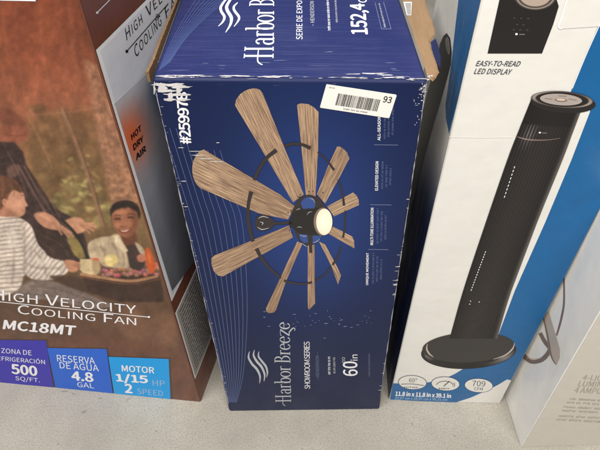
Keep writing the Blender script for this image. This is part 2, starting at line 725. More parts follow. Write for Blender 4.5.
def brand_text(name, body, quad3d, face, mat, parent, off=0.0012):
    allS, x = [], 0.0
    for ch in body:
        S, adv = glyph(ch)
        for pts, ws in S:
            allS.append(([(p[0] + x, p[1]) for p in pts], ws))
        x += adv
    V, Fc = [], []
    q = [np.asarray(p) for p in quad3d]
    for i, (pts, ws) in enumerate(allS):
        if len(pts) > 2 and len(pts) < 10:
            pp = catmull(pts, 5)
            ww = list(np.interp(np.linspace(0, len(pts) - 1, len(pp)), range(len(pts)), ws))
        else:
            pp, ww = pts, ws
        v2, f2 = strip2d(pp, ww)
        k = len(V)
        V += [bilerp(q, p[0] / x, p[1]) + face.n * (off + 0.00001 * i) for p in v2]
        Fc += [tuple(a + k for a in f) for f in f2]
    return build(name, V, fix_winding(V, Fc, face.n), mat, parent)


# ------------------------------------------------------------------ floor
def floor():
    n = 24
    V, Fc = [], []
    for j in range(n + 1):
        for i in range(n + 1):
            V.append((-4 + 8 * i / n, -3 + 8 * j / n, 0))
    for j in range(n):
        for i in range(n):
            k = j * (n + 1) + i
            Fc.append((k, k + 1, k + n + 2, k + n + 1))
    o = build('floor', V, Fc, M['concrete'])
    o['kind'] = 'structure'
    o['label'] = 'speckled beige concrete shop floor'


floor()

Z = np.array([0, 0, 1.0])

# ================================================================== navy ceiling fan carton
A = on_floor((229, 411.3))
B = on_floor((379.5, 409.3))
ef = unit(B - A)
nf = np.array([ef[1], -ef[0], 0])
TL = on_plane((151.5, 78.5), A, nf)
TR = on_plane((428.0, 81.0), A, nf)
dpt = unit((0.014, 1.0, 0.0))
DN = 0.46
navy = thing('ceiling_fan_carton', 'dark navy carton printed with a wooden windmill ceiling fan, worn white along its top edge',
             'box', (A + B) / 2)
M['navy_edge'] = navy_mat('navy_worn_board', base=(26, 34, 70), matte=0.35)
back = [B + dpt * DN, A + dpt * DN]
backT = [TR + dpt * DN, TL + dpt * DN]
hexa('carton_body', [A, B, back[0], back[1]], [TL, TR, backT[0], backT[1]], M['navy_edge'], navy, bevel=0.006)
NF = Face(A, ef, TL - A)
NT = Face(TL, TR - TL, dpt)
gc = NF.uv(NF.px((310, 222)))
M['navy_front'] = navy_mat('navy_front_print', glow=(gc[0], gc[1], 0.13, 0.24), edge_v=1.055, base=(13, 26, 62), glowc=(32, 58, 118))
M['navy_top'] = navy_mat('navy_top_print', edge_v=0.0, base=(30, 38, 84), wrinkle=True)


def inset(a, b_, c, d, k):
    cs = [np.asarray(x) for x in (a, b_, c, d)]
    out = []
    for i in range(4):
        p, nx, pv = cs[i], cs[(i + 1) % 4], cs[i - 1]
        out.append(p + unit(nx - p) * k + unit(pv - p) * k)
    return out


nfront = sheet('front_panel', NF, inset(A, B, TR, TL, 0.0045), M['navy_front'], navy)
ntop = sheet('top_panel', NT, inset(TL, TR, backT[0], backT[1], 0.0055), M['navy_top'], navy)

# fine contour lines down the left side of the front
lines = []
for i in range(10):
    x220 = 186 + 6.2 * i
    g = []
    for y in (128, 150, 175, 200):
        x = x220 - .31 * (220 - y)
        if x > 153 + (y - 78.5) * .2331 and (i < 5 or y > 140):
            g.append((x, y))
    g += [(x220, 220), (197 + 5.4 * i, 260), (208.5 + 4.3 * i, 310), (217.5 + 3.1 * i, 350), (223.5 + 2.1 * i, 378), (228.5 + .9 * i, 402)]
    lines.append(g)
stroke('contour_line_print', NF, lines, 0.5, M['line_ink'], nfront, off=0.0009, smoothing=4)
tl_lines = []
for i in range(10):
    tl_lines.append([(159 + i * 1.2, 71 - i * 0.9), (170 + i * 2.2, 45 - i * 1.2), (187 + i * 4.2, 14 - i * 1.3), (200 + i * 5.5, -6)])
stroke('contour_line_print', NT, tl_lines, 0.32, M['line_ink'], ntop, off=0.0009, smoothing=4)

# --- printed fan
blades = [
    ([(264, 153), (235, 105), (236.2, 99), (240, 94), (244, 91), (248.3, 89), (253, 88), (257.5, 88.3), (260.5, 89.8), (262.5, 92.5),
      (287.5, 155), (304, 194), (293, 202)], (298, 198), (247, 92)),
    ([(306, 196), (301, 141.7), (297, 104.7), (299, 103.4), (301.7, 103), (308.3, 103.7), (314, 107), (318.7, 111.7), (318, 151.7), (315.5, 196)],
     (311, 196), (308, 104)),
    ([(317, 194), (327, 168), (337, 146), (340, 146.3), (343, 148), (347, 152), (349.4, 158), (340, 176), (325, 203)], (321, 199), (344, 149)),
    ([(327, 206), (353, 192), (356.5, 195), (358.5, 199), (359, 204.5), (334, 216)], (330, 212), (357, 198)),
    ([(333, 226), (352, 236), (354, 240), (354.4, 248), (328, 233)], (330, 229), (354, 243)),
    ([(319, 241), (325, 244), (338, 268), (341, 275), (338, 284), (331, 265)], (322, 242), (340, 280)),
    ([(307.6, 241), (314.4, 241), (315, 303), (309, 309.6), (307.8, 307)], (311, 241), (312, 308)),
    ([(297, 241), (302.5, 243), (286, 281), (276, 309.5), (274, 312), (269, 312.8), (266.3, 311), (266, 308), (280, 278)], (300, 242), (271, 312)),
    ([(289, 225), (214.5, 255), (211.5, 258), (211.5, 264), (214, 271), (218, 275), (223, 276), (293, 237)], (291, 231), (213, 266)),
    ([(295, 206), (280, 194), (204, 149), (200, 150.5), (196.7, 154), (193.5, 160), (192.5, 165), (192.3, 171), (193.3, 177), (196, 183), (200, 187.5),
      (259, 213), (288, 219)], (291, 212), (195, 167)),
]


def blade_uv(b0, b1, k):
    b0, b1 = np.array(b0, float), np.array(b1, float)
    ax = unit(b1 - b0)
    sd = np.array([-ax[1], ax[0]])
    return lambda q: (((np.array(q) - b0) @ sd) / 100.0 + k * 3.7, ((np.array(q) - b0) @ ax) / 100.0 + k * 1.3)


for k, (pts, b0, b1) in enumerate(blades):
    poly('printed_blade', NF, pts, M['wood'], nfront, off=0.0011 + 0.00002 * k, uvfn=blade_uv(b0, b1, k))

ring = [
    ([(276.5, 149.5), (267, 157), (260, 167), (254, 179.5)], [4.2, 3.6, 3.4, 3.4]),
    ([(251.3, 191), (248.4, 204), (248.2, 216), (249.6, 228), (253, 241)], [4.6, 3.2, 3.4, 3.6, 3.6]),
    ([(256.5, 248), (261.5, 257.5), (268, 266), (275, 272.5), (281, 277.5)], [4.0, 3.2, 2.8, 2.6, 2.4]),
    ([(284, 280), (294, 282.6), (304, 283.2), (312, 281.6)], [2.6, 2, 1.9, 2.4]),
    ([(314.8, 280.2), (324, 275), (331, 266.5)], [1.6, 1.6, 1.6]),
    ([(332.5, 264.5), (338, 255), (341, 246)], [2.4, 1.7, 1.5]),
    ([(345.2, 210), (345, 224), (343, 237)], [1.5, 1.6, 2.2]),
    ([(338, 179), (342, 191), (344, 205)], [1.6, 1.8, 2.6]),
    ([(317.6, 151.5), (326, 158.5), (334, 169.5)], [1.4, 1.6, 2.6]),
    ([(284.5, 145.5), (293, 143.2), (302, 144), (310.5, 147.6)], [2.8, 2.8, 3.0, 3.8]),
]
for k, (pts, ws) in enumerate(ring):
    stroke('printed_hoop', NF, pts, ws, M['bronze_ink'], nfront, off=0.0016)

# hub, motor, light, downrod and canopy of the printed fan
hubring = ell((309, 219.4), 15.2, 24.6, 0, 48)
poly('printed_motor_housing', NF, ell((309, 219.4), 16.0, 25.4, 0, 48), M['bronze_ink'], nfront, off=0.0018)
for wpts in ([(300.5, 202.5), (303, 198.6), (306, 196.8), (310, 196), (313, 197.2), (315.4, 203), (314.2, 208.4), (303.4, 208.6)],
             [(299, 233.4), (303, 233), (307.4, 234), (308, 241.8), (303.6, 242.4), (300, 238)], [(312.6, 235), (322, 234), (319.6, 240), (316, 242.6), (312.6, 242.8)]):
    poly('printed_housing_gap', NF, wpts, M['gap_blue'], nfront, off=0.0020)
poly('printed_lamp_drum', NF, catmull([(290, 218), (296, 210), (306, 208), (316, 207.6), (324, 207.4), (330, 213), (331, 221), (329, 230), (322, 234.8), (312, 234), (300, 233), (294, 228), (289, 224)], 4, True),
     M['black_ink'], nfront, off=0.0021)
poly('printed_lamp_rim', NF, ell((322.8, 220.9), 9.2, 14.0, 0, 36), M['steel_dark'], nfront, off=0.0022)
disc('printed_lamp', NF, (324.2, 221), 8.1, 13.1, 0, lambda r, a: (255 - 14 * r, 244 - 18 * r, 224 - 26 * r), M['print'], nfront, off=0.0024)
for hl in ([(309.5, 197.6), (313, 198.6), (315, 202)], [(300, 234), (304, 235.4), (307, 235)], [(302, 242.6), (304.6, 244.4), (307, 246)], [(313, 241.8), (317, 240.4), (319.6, 238)],
           [(307, 214), (309, 211.4), (312, 211)], [(296.5, 209.5), (298.4, 208), (300.4, 208.6)], [(297, 226.6), (299.6, 226), (302, 227)]):
    stroke('printed_hub_highlight', NF, hl, [0.2, 0.6, 0.2], M['silver_ink'], nfront, off=0.0024)
for s_ in ([(301, 196), (297, 204), (292, 213)], [(316.5, 196), (321, 202), (325, 208)], [(310, 234), (310.4, 243), (310.8, 252)]):
    stroke('printed_blade_arm', NF, s_, 3.0, M['bronze_ink'], nfront, off=0.0021)
stroke('printed_downrod', NF, [(272, 222.4), (282, 222.4), (292, 222)], 2.6, M['bronze_ink'], nfront, off=0.0021)
cano = poly('printed_ceiling_cup', NF, catmull([(255.4, 221), (257, 216), (261, 214), (267, 214.5), (273, 218.5), (275, 222), (273, 226), (267, 229.3),
                                                (260, 230), (256, 227)], 4, True), M['bronze_ink'], nfront, off=0.0022)
stroke('printed_cup_highlight', NF, [[(258.5, 217.5), (263, 215.6), (268.5, 217)], [(257.5, 226), (262, 228.6), (269, 227)], [(260, 221), (263, 222), (262, 224)]],
       [0.3, 0.9, 0.3], M['silver_ink'], nfront, off=0.0024)
for c in [(288, 212), (291, 209.5), (298, 196), (300.5, 194), (309, 191), (313, 190.6), (323, 192), (289.5, 230), (292, 232)]:
    poly('printed_screw', NF, ell(c, 0.6, 0.7, 0, 8), M['black_ink'], nfront, off=0.0017)

# --- wave emblem and lettering on the front
waves = [([(249.5, 351), (248.6, 357), (252, 363.5), (257, 369), (260, 376), (259.6, 383)], [.4, 1.8, 2.3, 2.4, 1.8, .4]),
         ([(254.5, 349.5), (253.6, 355), (256.8, 361), (261.5, 366.5), (264.6, 374), (264, 381)], [.4, 1.8, 2.4, 2.4, 1.8, .4]),
         ([(259, 351), (258.5, 356), (262, 361), (265.8, 366), (267.4, 372), (266.6, 377)], [.4, 1.6, 2.1, 2.1, 1.6, .4])]
for pts, ws in waves:
    stroke('wave_emblem', NF, pts, ws, M['silver_ink'], nfront)
brand_text('brand_lettering', 'Harbor Breeze', [NF.px(q) for q in [(291, 402.5), (289.6, 321.5), (273.6, 320.5), (275.6, 402.8)]], NF, M['silver_ink'], nfront)
text('series_lettering', 'SHOWROOM SERIES', [(310.2, 388.4), (309.6, 341.2), (303.8, 341.0), (304.6, 388.4)], NF, M['white_ink'], nfront, spacing=0.92)
text('model_lettering', '– HENDERSON –', [(319.2, 379.5), (318.8, 352), (315.6, 352), (316.0, 379.5)], NF, M['grey_ink'], nfront)
greek('small_lettering', [(330.4, 374), (330.1, 356), (327.3, 356), (327.6, 374)], NF, M['white_ink'], nfront, words=3)
greek('small_lettering', [(335.4, 373), (335.2, 357), (332.7, 357), (332.9, 373)], NF, M['silver_ink'], nfront, words=3)
text('size_lettering', '60', [(357.6, 375.4), (357.2, 361.2), (342.8, 361), (343.2, 375.4)], NF, M['white_ink'], nfront, bold=0.006)
text('size_lettering', 'in', [(357.6, 360.2), (357.4, 354.2), (350.4, 354), (350.6, 360.2)], NF, M['white_ink'], nfront)
text('size_lettering', 'po', [(346.4, 362.2), (346.2, 356.8), (341.8, 356.8), (342, 362.2)], NF, M['silver_ink'], nfront)
greek('small_lettering', [(370, 376), (369.8, 353), (368, 353), (368.2, 376)], NF, M['grey_ink'], nfront, words=6)
text('item_number_lettering', '#259978', [(191.4, 143), (186.8, 92), (176.4, 92.6), (180.4, 143.4)], NF, M['white_ink'], nfront, bold=0.012, spacing=0.95)

# --- feature column on the right of the front
feat = [('ALL-SEASON COMFORT', 378.8, 140.0, 93.0), ('ELEVATED DESIGN', 376.4, 190.0, 161.0),
        ('MULTI-TONE ILLUMINATION', 371.6, 244.5, 207.5), ('UNIQUE MOVEMENT', 367.2, 284.5, 252.5)]
for bt, x, y0, y1 in feat:
    sl = (y0 - y1) * -0.02
    text('feature_heading', bt, [(x + 1.5, y0), (x + 2.0, y1), (x - 0.9, y1), (x - 1.4, y0)], NF, M['white_ink'], nfront, bold=0.012)
    for k in range(3):
        xx = x + 5.4 + k * 4.0
        yy = y0 - 1.5 - k * 2
        greek('feature_lettering', [(xx + 1.2, yy), (xx + 1.7, y1 + 3 * k), (xx - 0.7, y1 + 3 * k), (xx - 1.2, yy)], NF, M['dim_ink'], nfront, words=5)
for (x0, x1, y) in ((374, 398, 144.4), (370, 391.5, 204.3), (368, 388.5, 249.0)):
    stroke('divider_line', NF, [(x0, y), (x1, y + 0.3)], 0.55, M['grey_ink'], nfront, smoothing=1)

# --- barcode sticker
lab = poly('barcode_label', NF, [(327, 83.6), (326.2, 84.2), (320, 106.2), (320.4, 107.2), (388.2, 117.6), (389.4, 116.8), (396.5, 95.2), (395.8, 94.0)],
           M['label_white'], nfront, off=0.0016)


def lerp_quad(q, u, v):
    q = [np.asarray(p, float) for p in q]
    return bilerp(q, u, v)


LQ = [(320, 107), (389, 117.6), (396.5, 94.2), (326.2, 83.6)]
bars = []
u = 0.20
while u < 0.79:
    wd = random.choice([0.004, 0.004, 0.008, 0.012])
    bars.append([NF.px(lerp_quad(LQ, a, b_), 0.0019) for a, b_ in ((u, .20), (u + wd, .20), (u + wd, .70), (u, .70))])
    u += wd + random.choice([0.0045, 0.006, 0.010])
merge_quads('barcode_bars', bars, M['black_ink'], lab, NF.n)


def sub(q, u0, u1, v0, v1):
    return [tuple(lerp_quad(q, a, b_)) for a, b_ in ((u0, v0), (u1, v0), (u1, v1), (u0, v1))]


text('label_number', '93', sub(LQ, .84, .955, .62, .88), NF, M['black_ink'], lab, off=0.0019, bold=0.008)
greek('label_caption', sub(LQ, .33, .68, .07, .14), NF, M['charcoal_text'], lab, off=0.0019, words=4)
greek('label_caption', sub(LQ, .05, .14, .87, .92), NF, M['charcoal_text'], lab, off=0.0019, words=1)


# --- torn paper patches and scuffs along the creased edge
def scrap(name, face, c, w_, h_, parent, mat, off, n=14, rough=.45, tilt=0.0):
    pts = []
    t = math.radians(tilt)
    for i in range(n):
        a = 2 * math.pi * i / n
        r = 1 + rng.uniform(-rough, rough * .5)
        x, y = w_ * r * math.cos(a), h_ * r * math.sin(a)
        pts.append((c[0] + x * math.cos(t) - y * math.sin(t), c[1] + x * math.sin(t) + y * math.cos(t)))
    return poly(name, face, pts, mat, parent, off=off)


for c, w_, h_, tl_ in [((172, 84.5), 18, 1.8, 1), ((182, 86.5), 14, 1.5, 0), ((166, 90), 11, 1.7, 0), ((176, 94), 14, 1.6, 2), ((170, 99), 6, 1.7, 0),
                       ((183, 99.5), 8, 1.3, 2), ((163, 88), 5, 4, 0), ((171, 96), 3, 4, 10), ((160, 84), 5, 2, 0), ((179, 90), 3, 3.4, 0),
                       ((154.5, 88), 1.2, 6, -14)]:
    scrap('torn_patch', NF, c, w_, h_, nfront, M['torn'], 0.0014 + rng.uniform(0, .0001))
for c, w_ in [((199, 154.6), 9), ((206, 158), 9), ((216, 161), 9), ((196, 150.6), 7), ((218, 142), 2), ((181, 147), 3), ((184, 180.5), 3), ((186, 206), 2)]:
    scrap('scratch', NF, c, w_, 0.45, nfront, M['torn'], 0.0019, rough=.3)
M['rub'] = flat('rubbed_ink', (150, 148, 156), 0.8, mottle=0.25)
for i in range(46):
    y = 82 + abs(rng.normal(0, 16))
    x = 427.4 - (y - 81) * 0.148 - abs(rng.normal(0, 3.5)) - .6
    scrap('scuff', NF, (x, y), rng.uniform(.4, 2.0), rng.uniform(.2, .6), nfront, M['torn'] if i % 3 else M['rub'], 0.0013 + i * 3e-6, n=8, tilt=rng.choice([0, 80]))
for i in range(24):
    y = rng.choice([rng.uniform(248, 300), rng.uniform(272, 298), rng.uniform(120, 404)])
    ln = rng.uniform(.6, 3.0)
    x = 427.6 - (y - 81) * 0.1475 - ln - .3
    scrap('scuff', NF, (x, y), ln, rng.uniform(.2, .5), nfront, M['torn'], 0.0013 + i * 3e-6, n=8)
for x0, sl, sgn in ((152.6, .2331, 1), (427.3, -.1475, -1)):
    g, ws = [], []
    for k in range(60):
        y = 84 + k * 5.42
        g.append((x0 + (y - 79.5) * sl + sgn * (.35 + rng.uniform(-.1, .25)), y))
        ws.append(max(.05, rng.normal(.5, .42)))
    stroke('worn_edge', NF, g, ws, M['rub'], nfront, off=.0012, smoothing=3)
for i in range(40):
    y = rng.uniform(84, 404)
    x = 152.5 + (y - 78.5) * 0.2331 + rng.uniform(.6, 3)
    scrap('scuff', NF, (x, y), rng.uniform(.4, 1.8), rng.uniform(.15, .4), nfront, M['rub'], 0.0013 + i * 3e-6, n=8)
for i in range(40):
    x, y = rng.uniform(262, 372), rng.normal(322, 6)
    scrap('scuff', NF, (x, y), rng.uniform(.4, 2.2), rng.uniform(.25, .5), nfront, M['grey_ink'], 0.0010 + i * 1e-6, n=7)
# white rub along the crease, seen on the top panel's front lip
for i in range(46):
    x = 158 + 150 * rng.uniform() ** 1.3 if i < 30 else rng.uniform(300, 424)
    scrap('scuff', NT, (x, rng.normal(77.0, 0.9) + (x - 152) * .007), rng.uniform(1, 10), rng.uniform(.12, .5), ntop, M['torn'], 0.0009 + i * 2e-6, n=13, rough=.7)
for c, w_ in (((352, 74.6), 9), ((374, 74), 12), ((384, 75.6), 7), ((232, 76.4), 14), ((190, 76), 16), ((270, 77), 10)):
    scrap('scuff', NT, c, w_, rng.uniform(.5, .9), ntop, M['torn'], 0.0011, n=15, rough=.7)
for i in range(12):
    x, y = rng.uniform(168, 415), rng.uniform(48, 74)
    scrap('scuff', NT, (x, y), rng.uniform(2, 14), rng.uniform(.12, .3), ntop, M['grey_ink'], 0.0009 + i * 1e-6, n=9, tilt=rng.normal(0, 1.5))


# --- lettering on the top panel: runs away from the camera
def ext(face, q0, q1, k):
    a, b_ = face.px(q0), face.px(q1)
    return a, a + (b_ - a) * k


a0, a1 = ext(NT, (273.5, 60.5), (274, 9), 1 / 0.515)
c0, c1 = ext(NT, (243.5, 60.5), (249, 9), 1 / 0.515)
brand_text('brand_lettering', 'Harbor Breeze', [a0, a1, c1, c0], NT, M['white_ink'], ntop)
a0, a1 = ext(NT, (302.6, 40), (302.2, 0), 1.42)
c0, c1 = ext(NT, (294.2, 40), (295, 0), 1.42)
text3d('series_lettering', 'SERIE DE EXPOSICIÓN', [a0, a1, c1, c0], NT, M['white_ink'], ntop, bold=0.004)
text('model_lettering', '– HENDERSON –', [(314.6, 26.5), (313.8, -1), (309.8, -1), (310.4, 26.5)], NT, M['silver_ink'], ntop)
greek('small_lettering', [(330.6, 31), (328.2, -9), (325.4, -9), (327.6, 31)], NT, M['white_ink'], ntop, words=5)
greek('small_lettering', [(337.6, 23), (336, -6), (333.8, -6), (335.4, 23)], NT, M['silver_ink'], ntop, words=4)
text('size_lettering', '152,4', [(371.4, 34.6), (367.6, 4.2), (350, 4.6), (351.4, 34.6)], NT, M['white_ink'], ntop, bold=0.012)
text('size_lettering', 'cm', [(367, 3.2), (365.6, -8), (357.4, -8), (358.4, 3.2)], NT, M['white_ink'], ntop)
fr = [(375, 3), (381.5, 29.5), (391, 29.5), (383.5, 2.6)]
stroke('note_frame', NT, [[fr[0], fr[1]], [fr[1], fr[2]], [fr[2], fr[3]]], 0.45, M['grey_ink'], ntop, smoothing=1)
greek('small_lettering', [(386, 28), (379.6, 3), (377.8, 3.2), (383.6, 28)], NT, M['silver_ink'], ntop, words=4)
wv = [([(226.5, -1), (221, 7), (221.4, 12), (224.4, 17), (223, 22), (218.4, 26.8)], [1.6, 2.4, 2.6, 2.6, 1.8, .4]),
      ([(232, -2), (227, 6), (227.4, 11), (231.3, 18), (230.4, 25), (225.6, 33)], [1.8, 2.8, 3.2, 3.2, 2.2, .4]),
      ([(237.8, 3), (234, 7), (234.4, 11), (238.8, 17), (238.4, 21), (234, 27.2)], [.6, 2.0, 2.4, 2.4, 1.8, .4])]
for pts, ws in wv:
    stroke('wave_emblem', NT, pts, ws, M['white_ink'], ntop)


# --- torn flaps standing along both sides of the top
def flap_strip(name, P0, d, length, out, hfun, thick, mat, parent, n=40):
    V, Fc = [], []
    for i in range(n + 1):
        t = i / n
        p = P0 + d * length * t
        h, o = hfun(t)
        jit = rng.normal(0, 0.00025, 4)
        for k, (oo, zz) in enumerate(((0, -0.004), (thick, -0.004), (thick + o + jit[0], h + jit[1]), (o + jit[2], h + jit[3]))):
            V.append(p + out * oo + Z * zz)
    for i in range(n):
        a = 4 * i
        for k in range(4):
            Fc.append((a + k, a + (k + 1) % 4, a + 4 + (k + 1) % 4, a + 4 + k))
    Fc += [(0, 1, 2, 3), (4 * n + 3, 4 * n + 2, 4 * n + 1, 4 * n)]
    bm_V = V
    return build(name, bm_V, Fc, mat, parent)


outL = -unit(np.cross(dpt, Z))
flap_strip('side_flap', TL - dpt * 0.003 + outL * 0.0015, dpt, DN * .98, outL,
           lambda t: (0.0075 + 0.005 * max(0, 1 - t * 9) + 0.0002 * rng.normal(), 0.0012 * math.sin(7 * t)), 0.0042, M['kraft_dark'], navy, n=70)
outR = -outL
tilt = math.radians(42)
upR = unit(outR * math.sin(tilt) + Z * math.cos(tilt))
FR = Face(TR + outR * 0.001, dpt, upR)          # normal of (dpt x up) looks towards the box centre
if FR.n @ outR > 0:
    FR = Face(TR + outR * 0.001, -dpt, upR)
fl_px = [(427.5, 78), (425.5, 70), (414, 36), (402.5, 0), (399, -10), (421, -12), (424, 0), (427.5, 12), (431.5, 21), (433.8, 29), (432.8, 35), (428.6, 41),
         (429.6, 47), (432, 54), (435, 62), (437.2, 71), (434, 77), (431, 80)]


def slab(name, face, pts, t0, t1, mat, parent):
    V = [face.px(q, t0) for q in pts]
    Vb = [p + face.n * (t1 - t0) for p in V]
    n = len(V)
    ar = sum(np.cross(V[i] - V[0], V[i + 1] - V[0]) @ face.n for i in range(1, n - 1))
    o = list(range(n)) if ar > 0 else list(range(n))[::-1]
    Fc = [o, [i + n for i in o[::-1]]]
    for i in range(n):
        a, b_ = o[i], o[(i + 1) % n]
        Fc.append([b_, a, a + n, b_ + n])
    return build(name, V + Vb, Fc, mat, parent)


rag = []
for i, q in enumerate(fl_px):
    q2 = fl_px[(i + 1) % len(fl_px)]
    n_ = 6 if 5 <= i <= 16 else 1
    for k in range(n_):
        t = k / n_
        j = rng.normal(0, .22, 2) if n_ > 1 else (0, 0)
        rag.append((q[0] + (q2[0] - q[0]) * t + j[0], q[1] + (q2[1] - q[1]) * t + j[1]))
fl_px = rag
slab('side_flap', FR, fl_px, 0.0, -0.004, M['kraft'], navy)
slab('torn_liner', FR, [(429, 40.5), (433.5, 37), (436, 44), (438.5, 55), (438, 66), (433, 57), (430.5, 50)], -0.0045, -0.006, M['navy_edge'], navy)
fl2 = poly('barcode_label', FR, [(403.5, 2), (412, 2), (411.4, 15.4), (407, 15.4)], M['label_white'], navy, off=0.0005)
bars = []
for i in range(9):
    y = 3.5 + i * 1.3
    bars.append([FR.px(q, 0.0008) for q in ((405.4 + i * .25, y), (411.3, y), (411.3, y + .6), (405.5 + i * .25, y + .6))])
merge_quads('barcode_bars', bars, M['charcoal_text'], fl2, FR.n)
for i in range(12):
    scrap('torn_fibre', FR, (rng.normal(430, 2.2), rng.normal(77, 1.6)), rng.uniform(.4, 1.8), rng.uniform(.2, .7), navy, M['torn'], 0.0008 + i * 2e-5, n=7)

# small dirt marks on the floor
M['dirt'] = flat('floor_dirt', (118, 112, 104), 0.8, mottle=0.3)
FL = Face((0, 0, 0), (1, 0, 0), (0, 1, 0))
flo = bpy.data.objects['floor']
for c, w_, h_ in (((64, 391.5), 4.5, .9), ((73, 394), 2.2, .7), ((84, 412), 2.6, 1.6), ((100, 398.4), 3, .6), ((156, 431), 1.3, .8), ((58, 444), 1.2, .7), ((270, 438), 1.4, .7),
                  ((412, 424), 1.6, .7), ((330, 421), 1.0, .5), ((455, 436), 1.2, .6), ((36, 424), 1.2, .6), ((205, 421), 1.0, .5)):
    scrap('floor_mark', FL, c, w_, h_, flo, M['dirt'], 0.0004, n=16, rough=.7, tilt=rng.uniform(-25, 25))

# ================================================================== brown cooler carton
C0 = on_floor((200.7, 402))
C1 = on_floor((0, 382))
eb = unit(C0 - C1)                              # left to right along the front
nb = np.array([eb[1], -eb[0], 0])
sb = math.radians(-13.5)
db = np.array([-math.sin(sb), math.cos(sb), 0])  # receding
WB, HB, DB = 0.70, 1.26, 0.42
brown = thing('cooler_carton', 'brown glossy carton with a printed family picture and blue specification tiles', 'box', C0 - eb * WB / 2)
bl = C0 - eb * WB
hexa('carton_body', [bl, C0, C0 + db * DB, bl + db * DB], [p + Z * HB for p in (bl, C0, C0 + db * DB, bl + db * DB)], M['brown_board'], brown, bevel=0.003)
BF = Face(C0, eb, Z)
BS = Face(C0, db, Z)

# painted picture: each vertex of a fine sheet takes a printed colour
GU, GV = 420, 700
us = np.linspace(-0.66, -0.002, GU)
vs_ = np.linspace(0.002, HB - 0.003, GV)
UU, VV = np.meshgrid(us, vs_)
PTS = BF.O + UU[..., None] * BF.e + VV[..., None] * BF.w + BF.n * 0.0006
PX = project(PTS.reshape(-1, 3))
X, Y = PX[:, 0], PX[:, 1]


def fbm(x, y, seed=0, octs=4):
    r = np.random.RandomState(seed)
    out = np.zeros_like(x)
    amp, tot = 1.0, 0.0
    for o in range(octs):
        T = r.rand(64, 64)
        xi, yi = np.floor(x).astype(int), np.floor(y).astype(int)
        fx, fy = x - xi, y - yi
        fx, fy = fx * fx * (3 - 2 * fx), fy * fy * (3 - 2 * fy)
        g = lambda a, b_: T[b_ % 64, a % 64]
        out += amp * ((g(xi, yi) * (1 - fx) + g(xi + 1, yi) * fx) * (1 - fy) + (g(xi, yi + 1) * (1 - fx) + g(xi + 1, yi + 1) * fx) * fy)
        tot += amp
        amp *= .55
        x, y = x * 2.03 + 11, y * 2.03 + 5
    return out / tot


IMG = np.zeros((len(X), 3))


def vgrad(stops):
    ys = [s[0] for s in stops]
    return np.stack([np.interp(Y, ys, [s[1][k] for s in stops]) for k in range(3)], -1)


IMG[:] = vgrad([(-60, (122, 70, 52)), (0, (128, 74, 54)), (60, (140, 84, 62)), (110, (150, 98, 74)), (150, (142, 104, 74)), (200, (140, 112, 76)),
                (250, (120, 96, 70)), (295, (104, 78, 58)), (330, (112, 80, 62)), (410, (118, 80, 64))])
st_ = fbm(X / 14 + Y / 60, Y / 90, 3)
IMG *= (0.86 + 0.28 * st_)[:, None]
# darker towards the right-hand edge high up
IMG *= (1 - 0.22 * np.clip((X - 60 - (Y - 40) * .3) / 50, 0, 1) * np.clip((120 - Y) / 60, 0, 1))[:, None]


def inside(pts, X, Y):
    d2 = np.full(len(X), 1e18)
    ins = np.zeros(len(X), bool)
    n = len(pts)
    for i in range(n):
        a, b_ = pts[i], pts[(i + 1) % n]
        e = b_ - a
        wx, wy = X - a[0], Y - a[1]
        t = np.clip((wx * e[0] + wy * e[1]) / (e @ e + 1e-12), 0, 1)
        d2 = np.minimum(d2, (wx - e[0] * t) ** 2 + (wy - e[1] * t) ** 2)
        cond = (a[1] > Y) != (b_[1] > Y)
        xi = (b_[0] - a[0]) * (Y - a[1]) / (b_[1] - a[1] + 1e-12) + a[0]
        ins ^= cond & (X < xi)
    return np.where(ins, -1, 1) * np.sqrt(d2)


def paint(pts, rgb, soft=1.2, alpha=1.0, smooth=True, tex=0.0, seed=1, sc=5.0, stripes=None):
    p = np.asarray(catmull(pts, 5, True) if smooth else pts, float)
    lo, hi = p.min(0) - soft, p.max(0) + soft
    ix = np.where((X > lo[0]) & (X < hi[0]) & (Y > lo[1]) & (Y < hi[1]))[0]
    if not len(ix):
        return
    x, y = X[ix], Y[ix]
    a = np.clip(0.5 - inside(p, x, y) / soft, 0, 1)
    a = a * a * (3 - 2 * a) * alpha
    c = np.tile(np.asarray(rgb, float), (len(x), 1))
    if tex:
        c = c * (1 - tex + 2 * tex * fbm(x / sc, y / sc, seed))[:, None]
    if stripes is not None:
        dx, dy, per, rgb2, duty = stripes
        q = 0.5 + 0.5 * np.sin((x * dx + y * dy + 2.0 * fbm(x / 9, y / 9, 31, 2)) / per * 2 * math.pi)
        q = np.clip((q - duty) * 4, 0, 1)[:, None]
        c = c * (1 - q) + np.asarray(rgb2, float) * q
    IMG[ix] = IMG[ix] * (1 - a[:, None]) + c * a[:, None]


def dab(cx_, cy_, rx, ry, rgb, soft=1.5, rot=0, alpha=1.0):
    paint(ell((cx_, cy_), rx, ry, rot, 18), rgb, soft, alpha, smooth=False)


def lined(pts, wd, rgb, soft=1.0, alpha=1.0):
    v, _ = strip2d(catmull(pts, 5) if len(pts) > 2 else pts, [wd] * (len(catmull(pts, 5)) if len(pts) > 2 else 2))
    paint(v[0::2] + v[1::2][::-1], rgb, soft, alpha, smooth=False)


